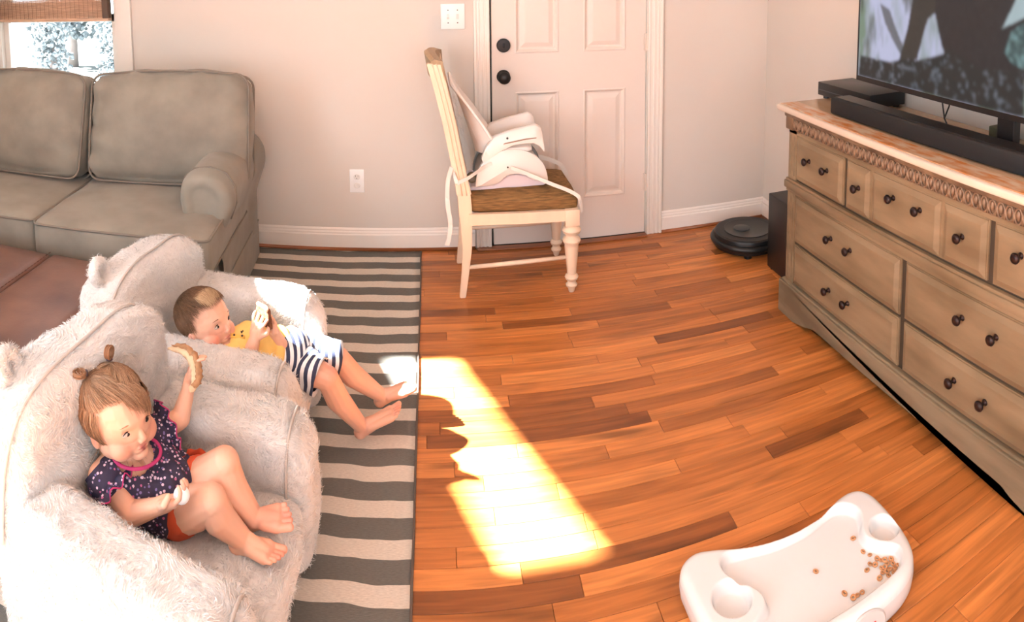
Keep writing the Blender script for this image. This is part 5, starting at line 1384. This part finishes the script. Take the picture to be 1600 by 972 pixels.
# legs
hipL, kneeL, ankL, toeL = V(-.540, 1.318, .318), V(-.452, 1.300, .408), V(-.392, 1.300, .295), V(-.312, 1.300, .315)
hipR, kneeR, ankR, toeR = V(-.548, 1.258, .312), V(-.462, 1.236, .372), V(-.402, 1.250, .288), V(-.320, 1.240, .278)
for h, k, a in ((hipL, kneeL, ankL), (hipR, kneeR, ankR)):
    m_ = h.lerp(k, .5) + V(0, 0, -.004); c_ = k.lerp(a, .38) + V(-.010, 0, -.006)
    chain(b, [h, m_, k], [.050, .044, .0335]); chain(b, [k, c_, a], [.032, .034, .021])
foot(b, ankL, toeL, (-.35, -.45, .85), 1.05, 1); foot(b, ankR, toeR, (.10, .10, 1), 1.05, -1)
gb = organic('body', b, .0017, 7, M_skin, girl, fine=[(haL, .05), (haR, .05), (toeL, .045), (toeR, .045), (HG @ V(.07, 0, -.03), .035), (HG @ V(-.006, .07, -.012), .02), (HG @ V(-.006, -.07, -.012), .02)], fine_n=2); sculpt_face(gb, HG, sG)
hw = lambda M, p: tuple(M @ Vector(p))
paint_skin(gb, [(hw(HG, (.052, -.038, -.028)), .020, SKR, .55), (hw(HG, (.052, .038, -.028)), .020, SKR, .5), (hw(HG, (.080, 0, -.022)), .009, SKR, .5),
    (hw(HG, (.070, .005, -.0395)), .0058, LIP, .9), (hw(HG, (.070, -.005, -.0395)), .0058, LIP, .9), (hw(HG, (.069, 0, -.0468)), .0070, LIP, .85), (hw(HG, (.071, 0, -.0432)), .0045, (.10, .03, .03), .95),
    (hw(HG, (-.004, -.070, -.014)), .010, SKR, .5), (tuple(toeL), .026, SKR, .75), (tuple(ankL.lerp(toeL, .5)), .03, SKR, .5), (tuple(toeR), .022, SKR, .6), (tuple(kneeL + V(0, 0, .03)), .02, SKR, .25),
    (tuple(haR + V(.03, 0, .01)), .018, SKR, .45), (tuple(haL + V(0, .01, .02)), .02, SKR, .4)])
face_parts(gb, HG, sG, (1, .5, -.7), browc=(150, 110, 84))
# dress
def floral():
    M = bpy.data.materials.new('navy_floral_cotton'); M.use_nodes = True; nt = M.node_tree; N = nt.nodes; L = nt.links; p_ = N['Principled BSDF']
    tc = N.new('ShaderNodeTexCoord'); vo = N.new('ShaderNodeTexVoronoi'); vo.inputs['Scale'].default_value = 150; L.new(tc.outputs['Object'], vo.inputs['Vector'])
    r = N.new('ShaderNodeMath'); r.operation = 'LESS_THAN'; r.inputs[1].default_value = .42; L.new(vo.outputs['Distance'], r.inputs[0])
    sp = N.new('ShaderNodeSeparateColor'); L.new(vo.outputs['Color'], sp.inputs[0])
    ra = N.new('ShaderNodeValToRGB'); ra.color_ramp.interpolation = 'CONSTANT'; e = ra.color_ramp; e.elements[0].color = srgb(200, 176, 196); e.elements[1].position = .28; e.elements[1].color = srgb(172, 92, 132)
    for q, c in ((.40, srgb(110, 100, 150)), (.52, srgb(44, 38, 62))): z = e.elements.new(q); z.color = c
    L.new(sp.outputs[0], ra.inputs[0])
    mx = N.new('ShaderNodeMix'); mx.data_type = 'RGBA'; L.new(r.outputs[0], mx.inputs[0]); mx.inputs[6].default_value = srgb(42, 36, 60); L.new(ra.outputs[0], mx.inputs[7]); L.new(mx.outputs[2], p_.inputs['Base Color']); p_.inputs['Roughness'].default_value = .85
    return M
M_flo = floral(); M_mag = mat('magenta_binding', srgb(168, 44, 98), .8); M_or = mat('rust_orange_knit', srgb(196, 78, 44), .85, bump=.4, bump_scale=300)
ax = (gP['pel'] - gP['neck']).normalized(); sh_ax = (gP['shL'] - gP['shR']).normalized()
fr_ = ax.cross(sh_ax); fr_ = -fr_ if fr_.x < 0 else fr_
armdir = [(gP['shR'], elR), (gP['shL'], elL)]
b = BM(); sm_ = gP['shR'].lerp(gP['shL'], .5)
chain(b, [gP['shR'] + (elR - gP['shR']).normalized() * .012, sm_ + ax * .006, gP['shL'] + (elL - gP['shL']).normalized() * .012], [.040, .047, .040])
for k in (-1, 1):
    d = sh_ax * .032 * k; chain(b, [gP['chest'] + d, gP['belly'] + d * 1.0, gP['pel'] + d * 1.0 - ax * .004], [.054, .060, .056])
ell(b, gP['belly'] + V(.018, -.006, .014), (.064, .070, .056))
dress = organic('floral_top', b, .003, 8, M_flo, girl)
open_at(dress, lambda p: (p - gP['neck'] - ax * .004 - fr_ * .026).length < .047, .004, lambda p: .0022 * math.sin((p - gP['pel']).dot(sh_ax) * 210 + (p - gP['pel']).dot(ax) * 40) * max(0, min(1, ((p - gP['neck']).dot(ax) - .05) / .06)))
b = BM(); ring = []
cn = gP['neck'] + ax * .012 + fr_ * .028
for k in range(28):
    a = 2 * math.pi * k / 28; ring.append(cn + sh_ax * .047 * math.cos(a) + (fr_ * .030 + ax * .034) * math.sin(a))
tube(b, ring, .0040, 8, closed=True, flat=.8); part('neck_binding', b, M_mag, dress, smooth=True)
for (a, e), nm in zip(armdir, 'RL'):
    d = (e - a).normalized(); c = a + d * .020; u, v_ = frame_of(d); b = BM(); loop, dirs = [], []
    n = 60
    for k in range(n):
        t = 2 * math.pi * k / n; r_ = u * math.cos(t) + v_ * math.sin(t); loop.append(c + r_ * .033); dirs.append((d * .75 + r_ * .75 + V(0, 0, .12)).normalized())
    g = ruffle(b, loop, dirs, .030, 9, .0085)
    # the cap between shoulder and frill
    cap_ = [b.verts.new(a - d * .018 + (u * math.cos(2 * math.pi * k / n) + v_ * math.sin(2 * math.pi * k / n)) * .031) for k in range(n)]
    for k in range(n): b.faces.new((cap_[k], cap_[(k + 1) % n], g[(k + 1) % n][0], g[k][0]))
    edge = [g[k][4].co.copy() for k in range(n)]
    sl = part('ruffle_sleeve', b, M_flo, dress, smooth=True)
    b = BM(); tube(b, edge, .0016, 5, closed=True); part('frill_edge', b, M_mag, sl, smooth=True) if False else part('sleeve_hem', b, M_mag, dress, smooth=True)
# rust-orange bloomer leg with a ruffled hem, above the far thigh
b = BM(); ell(b, gP['pel'] + ax * .012, (.058, .082, .050)); capsule(b, hipL, hipL.lerp(kneeL, .22), .054, .053); capsule(b, hipR, hipR.lerp(kneeR, .10), .054, .053)
blo = organic('bloomers', b, .003, 5, M_or, girl)
b = BM(); h, k = hipL, kneeL; d = (k - h).normalized(); u, v_ = frame_of(d); loop, dirs = [], []
for i in range(48):
    t = 2 * math.pi * i / 48; r_ = u * math.cos(t) + v_ * math.sin(t); loop.append(h + d * .030 + r_ * .0535); dirs.append((d * .9 + r_ * .5).normalized())
ruffle(b, loop, dirs, .016, 11, .004); part('bloomer_frill', b, M_or, blo, smooth=True)
# hair
M_hairG = mat('light_brown_hair', srgb(128, 96, 72), .6, spec=.2); M_hairG2 = hair_mat('light_brown_hair_strands', srgb(178, 144, 114), srgb(112, 82, 60))
def condG(p):
    x, y, z = p[:, 0], p[:, 1], p[:, 2]
    return ((x < .018 + .052 * np.clip((z - .040) / .05, 0, 1)) & (z > -.026 - .75 * np.clip(-x - .015, 0, 1)) & ((x < -.004) | (z > .025))) | ((z > .062) & (x < .068))
cap = hair_cap('hair', HG, sG, condG, .018, M_hairG, girl)
bunR, bunL = V(-.030, -.034, .112), V(-.022, .026, .114)
p, nn = scalp_points(HG, sG, 14000, 3, condG)
p = p * 1.012
part_mid = np.abs(p[:, 1]) < .004
tgt = np.where(p[:, 1:2] < 0, np.array([[-.030, -.034, .100]]), np.array([[-.022, .030, .100]])); tov = tgt - p; dist = np.linalg.norm(tov, axis=1)
top_ = (p[:, 2] > .052)
# combed up to the little bunches on top, hanging down at the sides and back, a few over the forehead
dtop = tov / (dist[:, None] + 1e-9)
dtop -= nn * (dtop * nn).sum(1, keepdims=True) * .8
ddn = np.stack([-.25 + 0 * p[:, 0] + .25 * (p[:, 0] > .0), .1 * np.sign(p[:, 1]), -1 + 0 * p[:, 0]], 1); ddn -= nn * (ddn * nn).sum(1, keepdims=True)
rs_ = np.random.RandomState(8); D = np.where(top_[:, None], dtop, ddn) + rs_.randn(len(p), 3) * .06 + nn * .05
ln = np.where(top_, np.minimum(dist * .95, .07), np.where(p[:, 0] < .01, .085, .055) + .045 * rs_.rand(len(p)))
cen = np.array([-.011, 0, .030]); rad = np.array([.089, .0745, .0745])
Mi = np.array(HG.inverted()); Mf = np.array(HG)
def hug(pw, dw):
    q = (pw @ Mi[:3, :3].T + Mi[:3, 3]); n_ = (q - cen) / rad ** 2; n_ /= np.linalg.norm(n_, axis=1, keepdims=True); lev = (((q - cen) / rad) ** 2).sum(1)
    dl = dw @ Mi[:3, :3].T; c_ = (dl * n_).sum(1); dl = dl - n_ * (c_ - np.clip(1.05 - lev, -.3, .3) * 1.2)[:, None] * (q[:, 2] > -.02)[:, None]; dl[:, 2] -= .10 * (q[:, 2] < .05)
    return dl @ Mf[:3, :3].T
strands('hair_strands', to_world(HG, sG, p), dir_world(HG, D), ln, .0006, M_hairG2, cap, 5, follow=hug, segs=5)
# forelock swept across the forehead
q0 = np.random.RandomState(4); n = 1400; a = q0.rand(n); P0 = np.stack([.040 + .022 * q0.rand(n), -.020 + .050 * a, .094 - .020 * q0.rand(n)], 1)
n_ = (P0 - cen) / rad ** 2; P0 = cen + (P0 - cen) / np.sqrt((((P0 - cen) / rad) ** 2).sum(1))[:, None] * 1.0
D0 = np.stack([.55 + 0 * a, .35 + .25 * q0.randn(n) * .4, -.75 + 0 * a], 1)
strands('forelock', to_world(HG, sG, P0), dir_world(HG, D0), (.034 + .030 * q0.rand(n)) * (.8 + .5 * a), .0007, M_hairG2, cap, 6, follow=hug, segs=5)
M_band = mat('hair_elastic', srgb(52, 38, 48), .6)
for c, tl in ((bunR, (-.3, -.9, .25)), (bunL, (.1, .25, 1.0))):
    base = HG @ (c * .98); b = BM(); u, v_ = frame_of(HG.to_3x3() @ Vector(tl)); d = (HG.to_3x3() @ Vector(tl)).normalized()
    tube(b, [base + (u * math.cos(t) + v_ * math.sin(t)) * .0052 for t in [k * math.pi / 7 for k in range(14)]], .0028, 6, closed=True)
    part('hair_elastic', b, M_band, cap, smooth=True)
    b = BM()
    for j in range(9):
        w_ = (j - 4) / 4; rr = .0125 + .002 * random.uniform(-1, 1); ctr = base + d * .015
        tube(b, [ctr + (d * -math.cos(t) + u * math.sin(t) * .95) * rr + v_ * w_ * .0050 for t in [k * math.pi / 9 for k in range(-8, 10)]], .0017, 5)
    part('hair_bunch', b, M_hairG, cap, smooth=True)
# wisps at the neck behind the ear
# what she holds
M_bread = mat('bread_crumb', srgb(214, 190, 158), .9, bump=.5, bump_scale=220, noise_amt=.15, noise_scale=60); M_crust = mat('bread_crust', srgb(168, 128, 92), .8, noise_amt=.3, noise_scale=70)
cr = thing('bread_crust', 'curved strip of bread crust held up in the child\'s raised hand', 'bread', (-.58, 1.43, .53))
pts = [V(*p) for p in spline([(-.632, 1.452, .552), (-.605, 1.454, .553), (-.580, 1.446, .548), (-.560, 1.430, .538), (-.548, 1.410, .525), (-.545, 1.392, .512), (-.552, 1.378, .506)], 5, closed=False)]
for nm, off, m_, r_ in (('crumb', V(-.003, -.002, -.003), M_bread, .0092), ('crust', V(.004, .003, .004), M_crust, .0085)):
    b = BM(); n = len(pts); tube(b, [p + off - V(-.58, 1.43, .53) for p in pts], [r_ * (.45 + .55 * min(1, 5 * i / n, 5 * (n - 1 - i) / n + .2)) for i in range(n)], 8, flat=.75)
    for v in b.verts: v.co += V(noise.noise(v.co * 160), noise.noise(v.co * 150 + V(3, 0, 0)), noise.noise(v.co * 90)) * .0055
    part(nm, b, m_, cr, smooth=True)
bl_ = BM(); bmesh.ops.create_uvsphere(bl_, u_segments=24, v_segments=16, radius=.0165)
o = part('white_ball', bl_, mat('ball_white', srgb(244, 244, 244), .3), None, smooth=True); o.location = (-.508, 1.190, .410); tag(o, 'small white ball held in the child\'s near hand', 'ball')
# ---------------------------- the boy, in the armchair by the sofa
HB = head_matrix((-.655, 1.786, .430), (.862, -.311, .30), (-.36, .10, .90)); sB = .98
neck, shN, shF = V(-.622, 1.775, .385), V(-.608, 1.738, .362), V(-.560, 1.862, .368)
chest, belly, pel = V(-.575, 1.805, .352), V(-.505, 1.852, .330), V(-.438, 1.892, .308)
boy = thing('person', 'toddler in a yellow polo and striped shorts lying back in the farther armchair, eating', 'person', (0, 0, 0), 0)
b = BM(); head_prims(b, HB, sB, 1.12)
capsule(b, HB @ V(-.012, 0, -.040), neck, .034, .033)
chain(b, [shN, shN.lerp(shF, .5) + V(0, 0, .003), shF], [.030, .038, .030])
sx = (shF - shN).normalized()
for k in (-1, 1): chain(b, [chest + sx * .030 * k, belly + sx * .028 * k, pel + sx * .032 * k], [.045, .047, .046])
ell(b, belly + V(0, 0, .012), (.058, .052, .046))
elN, wrN, haN = V(-.530, 1.770, .348), V(-.512, 1.782, .402), V(-.506, 1.790, .426)
elF, wrF, haF = V(-.452, 1.850, .345), V(-.466, 1.836, .392), V(-.472, 1.832, .418)
chain(b, [shN, elN, wrN], [.027, .025, .0165]); chain(b, [shF, elF, wrF], [.027, .024, .016])
hand(b, wrN, haN, (.15, .20, .95), (.35, .85, -.15), [.35, .4, .4, .4], 1.08, -1, thumb_curl=.7)
hand(b, wrF, haF, (-.05, .10, 1.0), (-.75, -.60, .0), [.5, .52, .52, .5], 1.08, -1, thumb_curl=.7)
hipF, kF, aF, tF = V(-.415, 1.925, .292), V(-.300, 1.950, .262), V(-.178, 2.030, .092), V(-.078, 2.040, .128)
hipN, kN, aN, tN = V(-.420, 1.868, .290), V(-.318, 1.842, .268), V(-.232, 1.930, .060), V(-.118, 1.948, .112)
for h, k, a in ((hipF, kF, aF), (hipN, kN, aN)):
    chain(b, [h, h.lerp(k, .5), k], [.048, .043, .034]); chain(b, [k, k.lerp(a, .36) + V(-.008, 0, -.008), a], [.033, .035, .021])
foot(b, aF, tF, (-.35, -.1, .9), 1.08, 1); foot(b, aN, tN, (-.45, -.1, .85), 1.08, -1)
bb = organic('body', b, .0017, 7, M_skin, boy, fine=[(haN, .05), (haF, .05), (tF, .05), (tN, .05), (HB @ V(.07, 0, -.03), .035), (HB @ V(-.006, .07, -.012), .02), (HB @ V(-.006, -.07, -.012), .02)], fine_n=2); sculpt_face(bb, HB, sB)
paint_skin(bb, [(hw(HB, (.050, -.040, -.030)), .024, SKR, .7), (hw(HB, (.050, .040, -.030)), .022, SKR, .5), (hw(HB, (.080, 0, -.022)), .009, SKR, .4),
    (hw(HB, (.070, .005, -.0395)), .0055, LIP, .85), (hw(HB, (.070, -.005, -.0395)), .0055, LIP, .85), (hw(HB, (.069, 0, -.0468)), .0065, LIP, .8), (hw(HB, (.071, 0, -.0432)), .0035, (.12, .04, .04), .9),
    (hw(HB, (-.004, -.070, -.014)), .012, SKR, .55), (tuple(kN + V(.01, 0, .02)), .03, SKR, .45), (tuple(tF), .025, SKR, .6), (tuple(tN), .025, SKR, .6), (tuple(aN), .03, SKR, .35)])
face_parts(bb, HB, sB, (1, .3, -.2), browc=(128, 92, 68))
M_yel = mat('yellow_knit', srgb(236, 200, 118), .85, bump=.3, bump_scale=350, noise_amt=.06)
ax = (pel - neck).normalized(); fr_ = ax.cross(sx); fr_ = fr_ if fr_.z > 0 else -fr_
arms_ = [(shN, elN), (shF, elF)]
b = BM(); chain(b, [shN, shN.lerp(shF, .5) + ax * .004, shF], [.036, .044, .036])
for k in (-1, 1): chain(b, [chest + sx * .030 * k, belly + sx * .028 * k, pel + sx * .032 * k - ax * .012], [.052, .055, .053])
ell(b, belly + V(0, 0, .012), (.066, .060, .054))
capsule(b, shN, shN.lerp(elN, .62), .035, .034); capsule(b, shF, shF.lerp(elF, .6), .035, .034)
shirt = organic('yellow_polo_shirt', b, .003, 6, M_yel, boy)
open_at(shirt, lambda p: (p - neck - fr_ * .012).length < .040, .004, lambda p: .0035 * math.sin((p - neck).dot(ax) * 170 + 25 * (p - neck).dot(sx)) * max(0, min(1, ((p - neck).dot(ax) - .09) / .05)))
# collar leaves, placket, buttons
M_col = mat('yellow_collar', srgb(232, 190, 96), .85, bump=.3, bump_scale=350)
for s_ in (-1, 1):
    b = BM(); rows_ = []
    for k in range(9):
        a = math.radians(-20 + 110 * k / 8) ; r_ = sx * s_ * math.cos(a) + fr_ * math.sin(a)
        p0 = neck + ax * .004 + r_ * .036; p1 = neck + ax * (.018 + .012 * (k / 8) ** 2) + r_ * (.052 + .004 * (k / 8))
        rows_.append([b.verts.new(p0 - ax * .008), b.verts.new(p0.lerp(p1, .4) + fr_ * .004), b.verts.new(p1)])
    for r0, r1 in zip(rows_, rows_[1:]):
        for k in range(2): b.faces.new((r0[k], r1[k], r1[k + 1], r0[k + 1]))
    bmesh.ops.recalc_face_normals(b, faces=b.faces); bmesh.ops.solidify(b, geom=list(b.faces), thickness=.002); part('collar', b, M_col, shirt, smooth=True)
b = BM(); tube(b, [neck + ax * t + fr_ * (.045 + .012 * math.sin(t * 22)) for t in (.018, .035, .052, .070)], .0065, 6, flat=.35, hint=fr_); part('placket', b, M_col, shirt, smooth=True)
for t in (.036, .060):
    b = BM(); bmesh.ops.create_uvsphere(b, u_segments=10, v_segments=6, radius=.0032, matrix=Matrix.Translation(neck + ax * t + fr_ * (.052 + .012 * math.sin(t * 22)))); part('button', b, mat('dark_button', srgb(70, 56, 50), .4), shirt)
b = BM(); c = neck + ax * .045 + sx * .024 + fr_ * .054
for dx, dz, r_ in ((0, 0, .0038), (.005, .001, .0028), (-.0045, .0025, .0026), (.008, -.002, .0018)): bmesh.ops.create_uvsphere(b, u_segments=8, v_segments=6, radius=r_, matrix=Matrix.Translation(c + sx * dx + ax * dz))
part('embroidered_emblem', b, mat('emblem_thread', srgb(44, 40, 44), .8), shirt)
# striped shorts
def stripes():
    M = bpy.data.materials.new('navy_white_stripes'); M.use_nodes = True; nt = M.node_tree; N = nt.nodes; L = nt.links; p_ = N['Principled BSDF']
    at = N.new('ShaderNodeAttribute'); at.attribute_name = 'along'; m1 = N.new('ShaderNodeMath'); m1.operation = 'MULTIPLY'; m1.inputs[1].default_value = 1 / .0205; L.new(at.outputs['Fac'], m1.inputs[0])
    f = N.new('ShaderNodeMath'); f.operation = 'FRACT'; L.new(m1.outputs[0], f.inputs[0]); g = N.new('ShaderNodeMath'); g.operation = 'GREATER_THAN'; g.inputs[1].default_value = .5; L.new(f.outputs[0], g.inputs[0])
    mx = N.new('ShaderNodeMix'); mx.data_type = 'RGBA'; L.new(g.outputs[0], mx.inputs[0]); mx.inputs[6].default_value = srgb(228, 230, 234); mx.inputs[7].default_value = srgb(48, 56, 82); L.new(mx.outputs[2], p_.inputs['Base Color']); p_.inputs['Roughness'].default_value = .85
    return M
M_str = stripes()
b = BM(); lay = b.verts.layers.float.new('along')
b2 = None
def short_leg(b, h, k, r0, r1, s0, s1, flare):
    d = (k - h); Ln = d.length; d.normalize(); u, v_ = frame_of(d, V(0, 0, 1)); seg, n = 28, 16; prev = None
    for i in range(n + 1):
        t = s0 + (s1 - s0) * i / n; c = h + d * t; r_ = r0 + (r1 - r0) * i / n; row = []
        for j in range(seg):
            a = 2 * math.pi * j / seg; rr = r_ * (1 + .05 * math.sin(a * 3 + i * .5) + .04 * math.sin(a * 5 - i * .4)); w = b.verts.new(c + (u * math.cos(a) + v_ * math.sin(a)) * rr + V(0, 0, -.004)); w[lay] = t + 1.0 + .005 * math.sin(a * 2 + i * .3); row.append(w)
        if prev:
            for j in range(seg): b.faces.new((prev[j], prev[(j + 1) % seg], row[(j + 1) % seg], row[j]))
        prev = row
    # turned-in hem
    row = []
    for j in range(seg):
        a = 2 * math.pi * j / seg; w = b.verts.new(h + d * (s1 - .006) + (u * math.cos(a) + v_ * math.sin(a)) * (r1 - .008) + V(0, 0, -.004)); w[lay] = s1 + 1.0; row.append(w)
    for j in range(seg): b.faces.new((prev[j], prev[(j + 1) % seg], row[(j + 1) % seg], row[j]))
short_leg(b, V(-.440, 1.912, .300), kF + V(0, 0, .0), .060, .056, -.045, .150, 0)
o1 = part('shorts_leg', b, M_str, None, smooth=True)
b = BM(); lay = b.verts.layers.float.new('along')
short_leg(b, V(-.440, 1.876, .296), kN, .058, .054, -.045, .110, 0)
o2 = part('shorts_leg', b, M_str, None, smooth=True)
b = BM(); lay = b.verts.layers.float.new('along')
n = 0
vs0 = len(b.verts); bmesh.ops.create_uvsphere(b, u_segments=28, v_segments=18, radius=1, matrix=Matrix.Translation(pel + V(.004, 0, .0)) @ Matrix.Diagonal((.064, .088, .058, 1)))
for v in b.verts: v[lay] = (v.co - V(-.440, 1.9, .3)).dot(ax) + 1.0
sh = part('striped_shorts', b, M_str, boy, smooth=True); o1.parent = sh; o2.parent = sh
b = BM(); loop = []
# hair
M_hB = mat('brown_boy_hair', srgb(92, 68, 50), .6, spec=.2); M_hB2 = hair_mat('brown_boy_strands', srgb(140, 106, 78), srgb(80, 58, 42)); M_hB3 = hair_mat('sunlit_forelock', srgb(206, 178, 142), srgb(150, 116, 84))  # forelock strands paler: the sun on them is put into the colour
def condB(p):
    x, y, z = p[:, 0], p[:, 1], p[:, 2]
    return ((x < .010 + .050 * np.clip((z - .048) / .045, 0, 1)) & (z > -.012 - .35 * np.clip(-x - .01, 0, 1)) & ((x < -.006) | (z > .022))) | ((z > .072) & (x < .060))
cap = hair_cap('hair', HB, sB, condB, .016, M_hB, boy)
p, nn = scalp_points(HB, sB, 12000, 9, condB); p = p * 1.01; rs_ = np.random.RandomState(2)
Mi = np.array(HB.inverted()); Mf = np.array(HB); cen = np.array([-.011, 0, .030]) ; rad = np.array([.0885, .074, .074])
D = np.stack([.85 * np.clip(p[:, 2] * 12, 0, 1), .35 * np.sign(p[:, 1]) * 0 - .25 + 0 * p[:, 0], -.9 + .75 * np.clip(p[:, 2] * 12, 0, 1)], 1); D -= nn * (D * nn).sum(1, keepdims=True); D += nn * .12 + rs_.randn(len(p), 3) * .12
strands('hair_strands', to_world(HB, sB, p), dir_world(HB, D), .018 + .012 * rs_.rand(len(p)), .00055, M_hB2, cap, 5, follow=hug, segs=4)
n = 1100; a = rs_.rand(n); P0 = np.stack([.012 + .038 * rs_.rand(n), -.042 + .080 * a, .098 - .004 * rs_.rand(n)], 1); P0 = cen + (P0 - cen) / np.sqrt((((P0 - cen) / rad) ** 2).sum(1))[:, None]
D0 = np.stack([.9 + 0 * a, -.25 + .15 * rs_.randn(n), .10 + 0 * a], 1)
strands('forelock', to_world(HB, sB, P0), dir_world(HB, D0), .026 + .016 * rs_.rand(n), .0008, M_hB3, cap, 6, follow=hug, segs=4)
# the cracker he eats
c = thing('cracker', 'brown toasted cracker held in both hands of the child in yellow', 'cracker', (-.488, 1.806, .462))
b = BM(); M = Matrix.Rotation(math.radians(-35), 4, 'Z') @ Matrix.Rotation(math.radians(8), 4, 'X'); rbox(b, (.027, .0055, .034), .004, 8, M)
for v in b.verts: v.co += V(noise.noise(v.co * 120), noise.noise(v.co * 130 + V(5, 0, 0)), noise.noise(v.co * 140)) * .0035
part('biscuit', b, mat('toasted_cracker', srgb(124, 72, 42), .85, col2=srgb(84, 46, 24), noise_scale=110, bump=.6, bump_scale=260), c, smooth=True)
